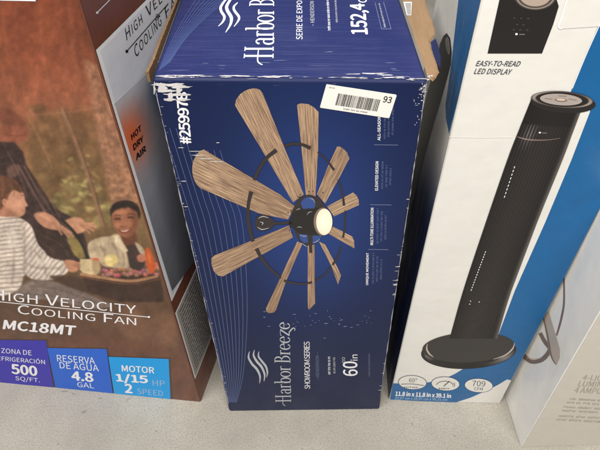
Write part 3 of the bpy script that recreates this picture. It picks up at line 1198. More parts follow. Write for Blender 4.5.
# woodland behind: soft out-of-focus blotches
paint([(30, 120), (105, 118), (112, 215), (60, 225), (36, 180)], (116, 90, 62), 26, .7, tex=.25, sc=9)
for i in range(90):
    x, y = rng.uniform(34, 112), rng.uniform(108, 226)
    low = np.clip((y - 150) / 50, 0, 1)
    c = np.array([126, 96, 70]) * (1 - low) + np.array([152, 138, 92]) * low
    dab(x, y, rng.uniform(3, 9), rng.uniform(2, 6), c * rng.uniform(.72, 1.22), 6, rng.uniform(0, 180), .5)
for i in range(50):
    x, y = rng.normal(80, 14), rng.normal(192, 14)
    dab(x, y, rng.uniform(1.5, 5), rng.uniform(1, 2.6), np.array([188, 172, 118]) * rng.uniform(.7, 1.12), 3, rng.uniform(-40, 40), .5)
paint([(84, 60), (112, 70), (138, 150), (142, 205), (112, 208), (102, 160)], (158, 118, 94), 7, .85, smooth=False, tex=.30, seed=9, sc=3.2)
for i in range(60):
    y = rng.uniform(70, 205)
    x = rng.uniform(90, 114) + (y - 60) * .2
    lined([(x, y), (x + rng.uniform(1, 4), y + rng.uniform(6, 14))], rng.uniform(.6, 1.8), np.array([150, 112, 88]) * rng.choice([.72, .84, 1.14]), 1.6, .5)
lined([(62, 108), (76, 142), (90, 182), (103, 226)], 4.0, (146, 112, 90), 1.8, .9)
lined([(64, 108), (78, 142), (92, 182), (105, 226)], 1.2, (104, 76, 60), 1.2, .8)
lined([(28, 115), (70, 112), (104, 106)], .6, (196, 158, 132), 1.0, .4)
lined([(26, 113), (38, 136), (52, 168)], 1.2, (188, 144, 116), 1.6, .3)
for i in range(14):  # pale upright streaks: glare of the glossy face painted into the print
    x = rng.uniform(-20, 110)
    lined([(x, -10), (x + rng.uniform(0, 14), 60), (x + rng.uniform(8, 26), 140)], rng.uniform(1.5, 5), (176, 122, 96), 5, rng.uniform(.08, .2))
# man standing at the back: hand, plaid jacket
paint([(0, 128), (12, 124), (26, 126), (28, 138), (16, 144), (0, 142)], (146, 92, 72), 4, .9, tex=.1)
paint([(0, 108), (16, 112), (26, 124), (14, 126), (0, 122)], (118, 74, 58), 6, .8)
lined([(4, 134), (16, 136), (26, 134)], 1.4, (108, 66, 52), 2, .6)
paint([(-20, 142), (14, 142), (23, 152), (26, 164), (40, 186), (54, 208), (70, 216), (84, 234), (92, 262), (60, 272), (30, 262), (22, 226), (14, 190), (-20, 176)],
      (70, 52, 50), 2.6, smooth=False, tex=.32, seed=12, sc=4)
for i in range(11):
    x, y = 2 + i * 5.2, 146 + i * 5.8
    lined([(x, y), (x + 12, y + 22), (x + 20, y + 46)], rng.uniform(.8, 1.8), (118, 92, 84) if i % 2 else (44, 34, 38), 1.6, .45)
    lined([(x - 8, y + 14), (x + 10, y + 8)], rng.uniform(.8, 1.6), (112, 86, 80), 1.6, .35)
lined([(18, 165), (32, 190), (46, 214)], 2.2, (126, 98, 88), 1.6, .7)
lined([(24, 166), (38, 190), (50, 210)], 1.0, (150, 120, 108), 1.2, .6)
paint([(7, 168), (16, 164), (20, 172), (10, 178)], (140, 108, 94), 3, .5)


def hand(base, tips, col, wd):
    for i, tp in enumerate(tips):
        mid = ((base[0] + tp[0]) / 2 + .4, (base[1] + tp[1]) / 2 - .8)
        lined([base, mid, tp], wd * (1 - .08 * i), np.array(col) * (1 - .035 * i), 1.1)
        lined([(mid[0], mid[1] + wd * .4), (tp[0], tp[1] + wd * .35)], .6, np.array(col) * .72, .9, .55)


paint([(34, 214), (44, 212), (54, 217), (60, 224), (58, 230), (46, 228), (38, 222)], (188, 140, 114), 1.8)
hand((52, 222), [(72, 234), (74, 237), (69, 237), (62, 235)], (190, 142, 114), 3.0)
paint([(64, 222), (74, 217), (84, 220), (86, 230), (76, 234), (69, 229)], (186, 140, 112), 1.8)
hand((80, 225), [(94, 224), (97, 227.5), (94, 231), (90, 234)], (188, 140, 112), 2.6)
dab(44, 217, 6, 2, (208, 162, 134), 2.4, 24, .6)
dab(76, 220.5, 6, 1.8, (206, 160, 132), 2.4, 6, .6)
paint([(68, 236), (78, 240), (86, 256), (78, 258), (70, 248)], (166, 146, 88), 2.5, .85, tex=.2)
lined([(60, 218), (74, 232), (83, 246), (88, 260)], 2.6, (52, 42, 38), 1.4)
paint([(36, 228), (60, 236), (72, 252), (66, 262), (46, 256), (34, 244)], (70, 52, 46), 3, .95, tex=.3, sc=4)
lined([(44, 236), (60, 244), (68, 256)], 1.0, (120, 92, 80), 1.2, .5)
lined([(38, 240), (52, 250), (60, 262)], 1.4, (104, 80, 70), 1.6, .4)
# child in the striped jumper
paint([(-12, 205), (10, 208), (16, 220), (8, 226), (-12, 226)], (170, 122, 98), 2)
paint([(0, 190), (12, 187), (21, 190), (24.5, 196), (25, 200), (28, 205.5), (25.4, 207.4), (25.6, 211), (23, 215.5), (16, 218), (6, 219), (-6, 212)], (196, 148, 122), 1.6)
paint([(-4, 206), (8, 208), (18, 216), (8, 220), (-6, 218)], (160, 112, 90), 4, .6)
dab(18, 204, 4.4, 3.6, (214, 164, 138), 3.5, 0, .7)
paint([(-12, 176), (4, 176), (15, 180), (22, 188), (21, 193), (14, 190), (9, 194), (7, 200), (3, 207), (-4, 212), (-12, 212)], (108, 74, 56), 2, tex=.2, sc=3)
for i in range(14):
    x = rng.uniform(-6, 14)
    lined([(x, 178 + abs(x - 4) * .3), (x + 2.5, 186), (x + rng.uniform(-3, 2), 196)], .7, np.array([112, 76, 58]) * rng.choice([.7, 1.25]), 1.2, .5)
dab(4.5, 202, 2.2, 3.4, (206, 156, 130), 1.4)
dab(4.8, 202.4, 1.0, 1.9, (150, 104, 84), 1.2, 0, .7)
lined([(20.4, 195), (24.2, 195.6)], .9, (100, 68, 56), 1.0, .8)
lined([(20, 192), (24, 192.2)], .7, (120, 82, 66), 1.0, .8)
lined([(22.4, 211.2), (25.6, 209.8)], .8, (150, 88, 76), 1.0, .8)
paint([(-14, 222), (6, 217), (20, 218), (31, 226), (38, 244), (46, 254), (38, 262), (30, 272), (24, 276), (18, 290), (-4, 296), (-14, 280)],
      (210, 196, 182), 1.8, tex=.10, sc=8, stripes=(0.10, 1.0, 4.3, (168, 152, 144), .60))
paint([(22, 224), (31, 226), (38, 244), (50, 257), (66, 262), (68, 272), (50, 280), (32, 279), (24, 270), (24, 250)],
      (214, 200, 186), 2.0, tex=.10, sc=8, stripes=(0.75, .62, 4.3, (170, 154, 146), .60))
for q in ([(24, 228), (25, 248), (24, 272)], [(24, 262), (38, 268), (60, 268)], [(8, 226), (14, 250), (12, 284)], [(34, 250), (44, 264), (46, 276)]):
    lined(q, 2.2, (142, 126, 118), 3, .5)
dab(12, 238, 5, 10, (232, 220, 206), 6, -8, .5)
dab(42, 262, 8, 3, (230, 218, 204), 4, 24, .5)
paint([(64, 261), (72, 260), (78, 263), (78, 270), (70, 272)], (190, 140, 112), 1.5)
hand((72, 265), [(81, 263), (82, 266.4), (81, 269.6)], (188, 138, 110), 2.4)
paint([(20, 288), (34, 280), (64, 284), (92, 296), (112, 306), (90, 308), (50, 300), (14, 298)], (130, 114, 106), 3, tex=.16, sc=4)
for q in ([(30, 286), (60, 290), (100, 304)], [(24, 294), (50, 296), (84, 304)]):
    lined(q, 1.6, (102, 88, 82), 2.4, .5)
paint([(50, 276), (80, 278), (88, 292), (66, 286)], (84, 62, 50), 3, .9)
# mug, tray and food
paint([(80, 259), (100, 259), (100, 271), (96, 275), (84, 274), (80, 270)], (206, 184, 148), 1.3, smooth=False)
paint([(92, 260), (100, 260), (100, 272), (94, 274)], (170, 144, 110), 2.4, .7)
dab(96, 257.5, 6, 3, (200, 112, 84), 1.6)
paint([(82, 276), (120, 276), (158, 272), (162, 283), (164, 302), (120, 302), (88, 292)], (72, 50, 40), 2, smooth=False, tex=.2)
for i in range(42):
    x = 103 + (i % 14) * 4.1 + rng.uniform(-1.4, 1.4)
    y = 265.5 + (i // 14) * 4.4 + rng.uniform(-1.4, 1.4) - (x - 105) * .02
    dab(x, y, 2.6, 2.2, (160 + rng.uniform(-34, 26), 108 + rng.uniform(-24, 24), 98 + rng.uniform(-20, 20)), 1.3)
    dab(x - .6, y - .8, .9, .7, (206, 160, 146), 1.0, alpha=.7)
lined([(80, 274), (104, 278), (132, 281), (158, 276)], 3.0, (176, 136, 104), 1.2)
lined([(80, 276.6), (104, 281), (132, 284), (160, 279)], 1.2, (116, 80, 60), 1.0)
for i in range(26):
    x = 82 + i * 3.0
    y = 275.4 + (x - 80) * .085 - max(0, x - 134) * .26
    lined([(x, y - 1.2), (x + 1.6, y + 1.4)], .6, (120, 86, 66), .9, .6)
# boy on the right
paint([(88, 244), (98, 238), (110, 236), (118, 234), (124, 242), (128, 250), (130, 262), (126, 268), (104, 266), (98, 258), (90, 258)], (188, 168, 142), 2, tex=.12, sc=5)
paint([(121, 234), (134, 230), (137, 246), (128, 250)], (112, 72, 54), 2)
paint([(126, 247), (134, 245), (141, 250), (145, 262), (141, 270), (131, 268), (128, 258)], (72, 56, 52), 2, tex=.2)
paint([(135, 242), (142, 247), (147, 256), (142, 255), (138, 250)], (182, 164, 140), 1.6)
paint([(116, 236), (122, 242), (128, 251), (122, 250), (115, 244)], (208, 190, 162), 1.6)
for q in ([(112, 242), (117, 252), (118, 264)], [(100, 246), (105, 254), (104, 264)], [(122, 252), (124, 260), (123, 266)]):
    lined(q, 1.8, (150, 130, 108), 2.6, .6)
paint([(111.5, 213), (113, 225), (118, 233), (125, 237.4), (131, 236), (136, 229), (138.6, 220), (138, 210), (130, 205), (118, 205)], (156, 106, 80), 1.8)
paint([(132, 208), (138.6, 216), (137, 228), (131, 236), (127, 237), (132, 226)], (118, 76, 58), 4, .7)
dab(117, 225, 3.6, 3, (182, 132, 102), 4, 0, .7)
dab(130, 224, 3, 2.6, (170, 120, 92), 4, 0, .6)
dab(122, 213, 6, 2.6, (178, 128, 98), 4, 0, .6)
paint([(121.6, 217), (124, 217), (126.6, 224.4), (124, 226.4), (120.6, 225)], (172, 122, 94), 2, .7)
lined([(120.6, 226), (123.6, 227), (127, 225.4)], .9, (108, 68, 52), 1.2, .7)
for x0, x1, y0 in ((114.6, 120.4, 219.2), (127.4, 133.8, 217.8)):
    dab((x0 + x1) / 2, y0 - .4, 3.6, 1.8, (126, 82, 62), 2.2, -4, .7)
    lined([(x0, y0), ((x0 + x1) / 2, y0 - .7), (x1, y0 + .1)], 1.0, (48, 34, 30), 1.0, .9)
    lined([(x0 - .4, y0 - 3), ((x0 + x1) / 2, y0 - 4.2), (x1 + .6, y0 - 3.2)], .9, (66, 46, 38), 1.2, .8)
paint([(118.6, 229.4), (124, 230.4), (131, 228), (128, 232.6), (122, 233.4)], (120, 66, 54), 1.4, .9)
paint([(120.4, 230), (124, 230.7), (129.4, 229), (126.6, 231.4), (122.6, 231.8)], (228, 212, 196), .9, .9)
paint([(110.5, 216), (111, 208), (115, 203), (124, 200.4), (132, 201.4), (138, 206), (140.4, 214), (139, 219), (136.8, 212), (130, 207.6), (120, 208), (113.6, 211.6)], (46, 36, 34), 1.8, tex=.25, sc=2)
for i in range(26):
    t = rng.uniform(0, 1)
    dab(111 + 27 * t, 210.5 - 3.2 * math.sin(math.pi * t) + rng.normal(0, .8), rng.uniform(.8, 1.8), rng.uniform(.6, 1.4), (52, 40, 36), 1.6, 0, .5)
for i in range(16):
    dab(rng.uniform(114, 136), rng.uniform(201.6, 206), rng.uniform(.6, 1.4), .6, (84, 68, 60), 1.2, 0, .45)
lined([(112, 216), (111.4, 222), (112.4, 226)], 1.2, (110, 70, 54), 1.6, .6)
paint([(145, 250), (149, 248), (153, 256), (156, 268), (150, 274), (146, 262)], (190, 96, 50), 1.8)
dab(149.4, 258, 1.2, 6, (216, 138, 92), 2.2, -14, .6)
paint([(137, 256), (142, 254), (146, 258), (143, 262), (138, 261)], (184, 124, 102), 1.8)
dab(111, 260, 7.2, 6, (212, 190, 132), 1.8)
dab(109, 258, 3.4, 2.6, (234, 216, 164), 2.4, alpha=.8)
# ground below: soft light facets
paint([(126, 302), (150, 318), (172, 312), (176, 352), (150, 356), (120, 330)], (142, 106, 82), 9, .55)
paint([(60, 318), (120, 336), (176, 352), (190, 400), (60, 400)], (112, 74, 56), 10, .6)
paint([(0, 302), (60, 312), (100, 326), (60, 340), (0, 330)], (100, 74, 54), 12, .4)
g_ = IMG.reshape(GV, GU, 3)
kx = np.exp(-0.5 * (np.arange(-4, 5) / 0.75) ** 2)
kx /= kx.sum()
for ax in (0, 1):                                # printed photograph is slightly soft
    pad = [(4, 4) if k == ax else (0, 0) for k in range(3)]
    gp = np.pad(g_, pad, mode='edge')
    g_ = sum(kx[i] * (gp[i:i + GV] if ax == 0 else gp[:, i:i + GU]) for i in range(9))
IMG = g_.reshape(-1, 3)
IMG *= (0.95 + 0.10 * fbm(X / 1.6, Y / 1.6, 21, 3))[:, None]
IMG *= (0.92 + 0.16 * fbm(X / 4.5, Y / 4.5, 27, 3))[:, None]
IMG *= (0.90 + 0.20 * fbm(X / 9, Y / 12, 23, 3))[:, None]
IMG = 255 * (np.clip(IMG, 0, 255) / 255) ** 1.2
IMG = np.clip(IMG, 0, 255)


def grid_faces(nu, nv):
    i, j = np.meshgrid(np.arange(nu - 1), np.arange(nv - 1))
    k = (j * nu + i).ravel()
    return np.stack([k, k + 1, k + nu + 1, k + nu], -1).tolist()


GF = grid_faces(GU, GV)
bfront = build('front_panel', PTS.reshape(-1, 3), GF, M['print_gloss'], brown, cols=lin(IMG))
sc_ = [BS.P(0.003, 0.003), BS.P(DB - .003, 0.003), BS.P(DB - .003, HB - .003), BS.P(0.003, HB - .003)]
bside = sheet('side_panel', BS, sc_, M['brown_board'], brown)

text('title_lettering', 'High Velocity', [(-8, 299.0), (136.5, 313.6), (136.2, 303.0), (-8, 288.4)], BF, M['white_ink'], bfront, spacing=1.0, caps=0.8)
text('title_lettering', 'Cooling Fan', [(17.8, 313.2), (136.5, 325.0), (136.2, 316.0), (18, 304.2)], BF, M['white_ink'], bfront, spacing=1.0, caps=0.8)
stroke('title_rule', BF, [(-8, 300.6), (149, 316.8)], 0.7, M['white_ink'], bfront, smoothing=1)
poly('title_rule_end', BF, ell((149, 316.6), 1.3, 1.0, 0, 12), M['white_ink'], bfront, off=.0011)
text('model_lettering', 'MC18MT', [(3.4, 328.6), (74.6, 335.0), (76, 325.6), (5, 319.6)], BF, M['white_ink'], bfront, bold=0.014)
tiles = [('tile_purple', [(-40, 339), (46, 340.2), (53.6, 387), (-40, 378.6)]), ('tile_blue', [(47.4, 347.6), (106.6, 348.6), (112.8, 393.0), (55.6, 387.2)]),
         ('tile_cyan', [(108.6, 356.4), (168.8, 358.6), (170.6, 398.8), (114.2, 393.2)])]
tobs = []
for mname, q in tiles:
    poly('tile_border', BF, [(q[0][0] - 1, q[0][1] - .8), (q[1][0] + 1.6, q[1][1] - .8), (q[2][0] + 2.0, q[2][1] - .4), (q[3][0] - 1, q[3][1] - .4)], M['brown_ink'], bfront, off=.0009)
    tobs.append(poly('specification_tile', BF, q, M[mname], bfront, off=.0012))
T = dict(off=.0015)
text('tile_lettering', 'ZONA DE', [(1.6, 352.4), (32.0, 355.0), (31.6, 350.0), (1.4, 347.6)], BF, M['white_ink'], bfront, **T)
text('tile_lettering', 'REFRIGERACIÓN', [(-6.5, 359.4), (45.4, 363.8), (44.8, 358.2), (-6.5, 354)], BF, M['white_ink'], bfront, **T)
text('tile_lettering', '500', [(12.4, 373.0), (37.4, 375.4), (36.4, 365.8), (11.4, 363.6)], BF, M['white_ink'], bfront, bold=0.016, **T)
text('tile_lettering', 'SQ/FT.', [(15.8, 380.6), (40.4, 382.8), (39.8, 377.6), (15.4, 375.4)], BF, M['white_ink'], bfront, **T)
text('tile_lettering', 'RESERVA', [(57.6, 361.0), (95.4, 363.8), (94.6, 357.0), (56.8, 354.2)], BF, M['white_ink'], bfront, bold=.004, **T)
text('tile_lettering', 'DE AGUA', [(60.2, 367.8), (99.2, 371.0), (98.4, 364.4), (59.4, 361.4)], BF, M['white_ink'], bfront, bold=.004, **T)
text('tile_lettering', '4.8', [(72.4, 379.6), (93.4, 381.4), (92.4, 372.4), (71.6, 370.6)], BF, M['white_ink'], bfront, bold=0.016, **T)
text('tile_lettering', 'GAL', [(77.6, 386.4), (94.4, 388.0), (93.8, 383.0), (77.2, 381.4)], BF, M['white_ink'], bfront, **T)
text('tile_lettering', 'MOTOR', [(122.4, 370.8), (154.4, 373.0), (154.0, 366.8), (121.8, 364.6)], BF, M['white_ink'], bfront, bold=.008, **T)
text('tile_lettering', '1/15', [(117.4, 382.2), (147.8, 384.2), (147.2, 374.8), (115.6, 373.0)], BF, M['white_ink'], bfront, bold=0.016, **T)
text('tile_lettering', 'HP', [(153.0, 385.0), (165.0, 385.8), (164.8, 380.2), (152.6, 379.4)], BF, M['pale_blue'], bfront, **T)
text('tile_lettering', '2', [(125.6, 392.0), (132.4, 392.6), (132.0, 384.0), (125.0, 383.4)], BF, M['white_ink'], bfront, bold=0.016, **T)
text('tile_lettering', 'SPEED', [(137.4, 393.4), (163.4, 395.8), (163.0, 390.2), (137.0, 387.8)], BF, M['pale_blue'], bfront, **T)
poly('white_strip', BF, [(-30, -9), (35, -6), (36, 1.0), (-30, -.4)], M['white_ink'], bfront, off=.001)

# --- side panel of the brown carton
zt, zb = BS.uv(BS.px((95.5, 50)))[1], BS.uv(BS.px((172, 300)))[1]


def sp(u, v, off=0.0):
    return BS.P(u, v, off)


UE = 0.36
merge_quads('white_border', [[sp(.0035, zb, .0009), sp(UE, zb, .0009), sp(UE, zt, .0009), sp(.0035, zt, .0009)]], M['panel_rim'], bside, BS.n)
wp_ = merge_quads('white_print_panel', [[sp(.013, zb + .012, .0012), sp(UE - .01, zb + .012, .0012), sp(UE - .01, zt - .006, .0012), sp(.013, zt - .006, .0012)]],
                  M['panel_white'], bside, BS.n)
stroke('title_rule', BS, [(96.5, 12.6), (116, -7)], 0.9, M['white_ink'], bside, smoothing=1)
poly('title_rule_end', BS, ell((96.5, 12.6), 1.3, 1.3, 0, 12), M['white_ink'], bside, off=.0012)


def side_text(name, body_, pA, pB, hz, mat, k=1.0, **kw):
    a, b_ = ext(BS, pA, pB, k)
    return text3d(name, body_, [a, b_, b_ + Z * hz, a + Z * hz], BS, mat, wp_, off=.0015, **kw)


for t_, q_, cp in (('High', [(125.8, 40.6), (142, 22.5), (139.8, 12), (124, 28.8)], .85), ('Velocity', [(146.5, 17.6), (184, -22), (182, -33), (144.4, 6.4)], .85),
                   ('Cooling', [(135, 58), (161, 24), (158.8, 12.5), (132.5, 46.6)], .85), ('Fan', [(165.5, 18.6), (180, -1), (178, -12), (163.6, 8)], .85),
                   ('&', [(155, 21), (159, 16.4), (158, 11.4), (154, 16)], 0)):
    text('title_lettering', t_, q_, BS, M['black_ink'], wp_, off=.0018, caps=cp, spacing=1.05)
stroke('title_rule', BS, [(126, 51), (166, 5)], 0.8, M['black_ink'], wp_, off=.0018, smoothing=1)
poly('title_rule_end', BS, ell((125.8, 51.2), 1.4, 1.6, 0, 12), M['black_ink'], wp_, off=.0019)


def field_col(u_, v):
    c = np.array([196, 197, 206.0]) * (1 - .50 * v)  # slate print darkening downward, with gap shade mixed into its colour
    o = math.exp(-((u_ - .08) / .24) ** 2 - ((v - .22) / .12) ** 2)
    t_ = math.exp(-((u_ - .62) / .16) ** 2 - ((v - .15) / .12) ** 2)
    c = c + (np.array([226, 104, 60.0]) - c) * o * .95
    c = c + (np.array([24, 56, 84.0]) - c) * t_ * .85
    return tuple(c)


ruled('picture_field', BS, [(113.5, 102.5), (133, 166), (153, 231), (171.6, 291)], [(180, 38), (194, 110), (206, 180), (216, 232)], 40, 60, field_col, M['print_gloss'], wp_, off=.0015)
stroke('painted_reflection_line', BS, [(112.5, 104), (149, 70), (190, 30)], 0.9, M['panel_rim'], wp_, off=.0018, smoothing=1)  # pale line of reflection painted across the side panel
for i, t in enumerate(('HOT', 'DRY', 'AIR')):
    dx_, dy_ = (0, 2.1, 4.6)[i], (0, 10.4, 20.4)[i]
    text('tag_lettering', t, [(x_ + dx_, y_ + dy_) for x_, y_ in ((131, 140), (140.4, 130.4), (139.6, 124.8), (130, 134.4))], BS, M['black_ink'], wp_, off=.0018, bold=.02)
# specification panel lower on the side
zs = BS.uv(BS.px((175.8, 311)))[1]
spq = merge_quads('specification_panel', [[sp(.004, .12, .0010), sp(.33, .12, .0010), sp(.33, zs, .0010), sp(.004, zs, .0010)]], M['panel_rim'], bside, BS.n)
merge_quads('specification_field', [[sp(.010, .126, .0013), sp(.324, .126, .0013), sp(.324, zs - .006, .0013), sp(.010, zs - .006, .0013)]],
            flat('warm_grey_print', (168, 160, 150), .4), bside, BS.n)
rows = []
z = zs - .022
while z > .14:
    x = .022
    while x < .30:
        l = rng.uniform(.008, .03)
        rows.append([sp(x, z, .0016), sp(x + l, z, .0016), sp(x + l, z + .0038, .0016), sp(x, z + .0038, .0016)])
        x += l + .004
    z -= .0135
merge_quads('specification_lines', rows, M['charcoal_text'], spq, BS.n)

# ================================================================== tower fan carton
T0 = on_floor((389, 400.3))
T1 = on_floor((500, 403.3))
et = unit(T1 - T0)
nt_ = np.array([et[1], -et[0], 0])
dt = np.array([-et[1], et[0], 0])
HT, DT = 1.22, 0.32
tl_dir = on_plane((481.5, 0), T0, nt_) - T0
tr_dir = on_plane((600, 209), T0, nt_) - T1
t0t = T0 + tl_dir / tl_dir[2] * HT
t1t = T1 + tr_dir / tr_dir[2] * HT
tower = thing('tower_fan_carton', 'tall white carton with azure sweep, printed with a black tower fan on round base', 'box', (T0 + T1) / 2)
hexa('carton_body', [T0, T1, T1 + dt * DT, T0 + dt * DT], [t0t, t1t, t1t + dt * DT, t0t + dt * DT], M['tower_white'], tower, bevel=0.003)
TF = Face(T0, et, Z)
TS = Face(T0, -dt, tl_dir)
tfront = sheet('front_panel', TF, inset(T0, T1, t1t, t0t, .002), M['tower_white'], tower)
tside = sheet('side_panel', TS, inset(T0 + dt * DT, T0, t0t, t0t + dt * DT, .002), M['tower_white'], tower)
if TS.n @ np.array([-1, 0, 0]) < 0:
    raise RuntimeError('side normal')


def edge_l(y):
    return 389.4 + (481.5 - 389.4) * (400 - y) / 400.0


def edge_r(y):
    return 500 - .3 + (600 - 500) * (403 - y) / (403 - 209.0)


rb = [(edge_r(y) - .6, y) for y in (380, 340, 300, 209, 120, 10)] + [(615, -12), (600, 21), (586, 54), (572, 88), (556, 130), (540, 180), (516, 250), (500, 310), (486, 345),
                                                                   (476, 358), (463, 368.6), (455, 373.5), (447, 377.3), (437, 380.6), (427, 382.2), (412, 383.4), (393, 383.0), (392.2, 386), (390, 399.3),
                                                                   (425, 401.0), (456, 402.0), (470, 397.5), (485, 391), (498, 384.5), (507, 379)]
poly('azure_sweep', TF, rb, M['tower_blue'], tfront, off=.0011)
stroke('sweep_edge', TF, [(601, 21), (586, 54), (572, 88)], 0.9, M['white_ink'], tfront, off=.0013)

# inset picture: the control head seen close
inp = poly('control_picture', TF, [(499.6, -2), (487.4, 53), (541.8, 53), (553, 24), (558.5, 6), (556, -2)], M['black_ink'], tfront, off=.0013)
disc('printed_control_disc', TF, (535, -4.5), 21.5, 14.5, 0, lambda r, a: (58, 50, 46) if r > .93 else ((150, 140, 130) if r > .84 else ((74, 64, 58) if r > .74 else (168, 150, 136))),
     M['print'], inp, off=.0016, nr=16)
for (a_, b_) in ((514, 17.5), (521, 17.7), (528, 18), (517, 24), (523, 24.4), (513.5, 29), (520, 29.4), (527, 29.6)):
    poly('printed_button', TF, ell((a_, b_), 1.3, .9, 0, 10), flat('button_ink', (58, 52, 50)) if 'btn' not in M else M['btn'], inp, off=.0016)
poly('printed_indicator', TF, ell((516.2, 33.6), 1.3, 1.1, 0, 12), M['white_ink'], inp, off=.0017)
stroke('printed_readout', TF, [(519, 33.8), (524.5, 33.9)], .9, M['steel_dark'], inp, off=.0017, smoothing=1)
rm = poly('remote_picture', TF, [(568, -6), (558.3, 24.5), (558.8, 27.6), (561.4, 28.6), (600, 26), (612, -6)], M['tower_white'], tfront, off=.0012)
stroke('remote_picture_outline', TF, [(568, -5), (563, 11), (558.6, 24.5), (559.2, 27.8), (561.6, 28.4)], 1.4, M['panel_rim'], tfront, off=.0014)
text('callout_lettering', 'EASY-TO-READ', [(475.4, 65.6), (519.4, 66.0), (521, 60.8), (477, 60.4)], TF, M['charcoal_text'], tfront, shear=.18, bold=.006)
text('callout_lettering', 'LED DISPLAY', [(473.6, 73.4), (510.8, 74.2), (512.4, 68.8), (475.2, 68.0)], TF, M['charcoal_text'], tfront, shear=.18, bold=.006)


# printed tower fan
def body_col(u_, v):
    base = np.array([30, 27, 27.0]) + np.array([17, 15, 13.0]) * math.sin(math.pi * min(1, u_ * 1.05)) * (0.5 + .5 * v)
    if v > 0.17:
        s = 0.5 + 0.5 * math.sin(u_ * 2 * math.pi * 17)
        lit = max(0, 1 - abs(u_ - .22) / .16) * max(0, 1 - abs(v - .24) / .13)
        base = base + 95 * lit * s ** 2 + (s - .5) * 11
    else:
        base = base * .78
    if u_ > .9:
        base = base + (np.array([120, 112, 106.0]) - base) * min(1, (u_ - .9) / .1) * .75
    return tuple(np.clip(base, 0, 255))


poly('printed_highlight', TF, [(580, 108), (590.5, 106), (589.5, 112), (571, 160), (545, 222), (514.8, 290), (498.4, 334), (495, 334)], M['tower_white'], tfront, off=.0012)
bd = ruled('printed_tower_body', TF, [(530.8, 99), (519.2, 128), (507.5, 158), (485.5, 222), (463, 290), (449.5, 338)],
           [(582.5, 106), (572.6, 132), (562.5, 159), (537, 222), (511.4, 290), (497, 338)], 102, 80, body_col, M['print'], tfront, off=.0018)


def base_col(r, a):
    sh = 0.5 + 0.5 * math.cos(math.radians(a - 70))
    c = np.array([46, 42, 40.0]) - 16 * sh * r
    if .80 < r < .92 and 150 < a < 200:
        c = c + 90 * (1 - abs(a - 175) / 25)
    if .82 < r < .97 and (a < 70):
        c = c + 88 * (1 - abs(a - 32) / 40 if abs(a - 32) < 40 else 0)
    return tuple(c)


bs_ = disc('printed_tower_base', TF, (468.6, 351.2), 47.6, 17.2, -3, base_col, M['print'], tfront, off=.0014, nr=18, na=72)
poly('printed_base_plate', TF, ell((468.4, 346.8), 46.2, 15.0, -3, 60), flat('charcoal_ink', (46, 42, 40), .4), tfront, off=.0016)
stroke('printed_base_highlight', TF, [(427.5, 343), (426.6, 348), (429, 353), (433.5, 356.6)], [.3, 1.5, 1.6, .3], M['steel_ink'], tfront, off=.0017)
stroke('printed_base_highlight', TF, [(493, 358.8), (505, 354.6), (512.5, 348), (514.4, 342)], [.3, 1.3, 1.5, .3], M['steel_ink'], tfront, off=.0017)


def top_col(r, a):
    if r > .97:
        return (30, 26, 26)
    if r > .86:
        k = .5 + .5 * math.cos(math.radians(a - 200) * 2)
        return (70 + 110 * k * .7, 64 + 100 * k * .7, 60 + 90 * k * .7)
    return (34, 30, 30)


poly('printed_head_rim', TF, ell((562.8, 102), 32.5, 10.4, 4, 60), M['black_ink'], tfront, off=.0020)
tp = disc('printed_control_ring', TF, (561.8, 98.8), 31, 8.4, 4, top_col, M['print'], tfront, off=.0022, nr=18, na=64)
poly('printed_control_disc', TF, ell((560.6, 98.8), 21, 5.7, 4, 50), flat('rosy_grey_ink', (162, 150, 144), .35), tfront, off=.0024)
poly('printed_control_knob', TF, ell((560.6, 99.2), 6.4, 1.9, 4, 30), M['steel_dark'], tfront, off=.0026)
poly('printed_control_knob', TF, ell((560.4, 98.7), 4.6, 1.2, 4, 30), M['tan_ink'], tfront, off=.0028)
stroke('printed_control_mark', TF, [[(544.5, 97.5), (552, 98.4)], [(568, 98), (576, 99.4)], [(558, 95), (566, 95.4)]], .7, M['steel_dark'], tfront, off=.0026, smoothing=1)
poly('printed_indicator', TF, ell((539.5, 131.8), 1.1, .9, 0, 10), M['white_ink'], tfront, off=.0024)
stroke('printed_readout', TF, [(541.6, 132.1), (546.4, 132.3)], .8, M['steel_dark'], tfront, off=.0024, smoothing=1)
dots = []
for (p, q, n) in (((514.4, 165.5), (503.4, 198.5), 9), ((485.4, 250.5), (470.4, 291), 16)):
    for i in range(n):
        t = i / n
        t2 = (i + .55) / n
        a = (p[0] + (q[0] - p[0]) * t, p[1] + (q[1] - p[1]) * t)
        b_ = (p[0] + (q[0] - p[0]) * t2, p[1] + (q[1] - p[1]) * t2)
        dots.append([TF.px(c, .0024) for c in ((a[0] - .4, a[1]), (a[0] + .4, a[1]), (b_[0] + .4, b_[1]), (b_[0] - .4, b_[1]))])
merge_quads('printed_white_mark', dots, M['white_ink'], tfront, TF.n)  # white dashes printed along the grille

stroke('printed_head_seam', TF, [(517, 136), (524, 138.2), (534, 139.4), (548, 139.2), (560, 137.4)], [.5, 1.5, 1.2, .6, .3], M['steel_dark'], tfront, off=.0020)
for c in ((470.4, 300.4), (479, 301.2), (469.6, 303.4)):
    poly('printed_white_mark', TF, ell(c, .6, .5, 0, 8), M['label_white'], tfront, off=.0022)  # small white LED dots in the print
stroke('carton_crease', TF, [(449, 136.6), (480, 137.4), (512, 137)], .5, M['label_white'], tfront, off=.0012)
stroke('carton_crease', TF, [(396, 372.6), (425, 373.2), (452, 373.6)], .5, M['label_white'], tfront, off=.0012)
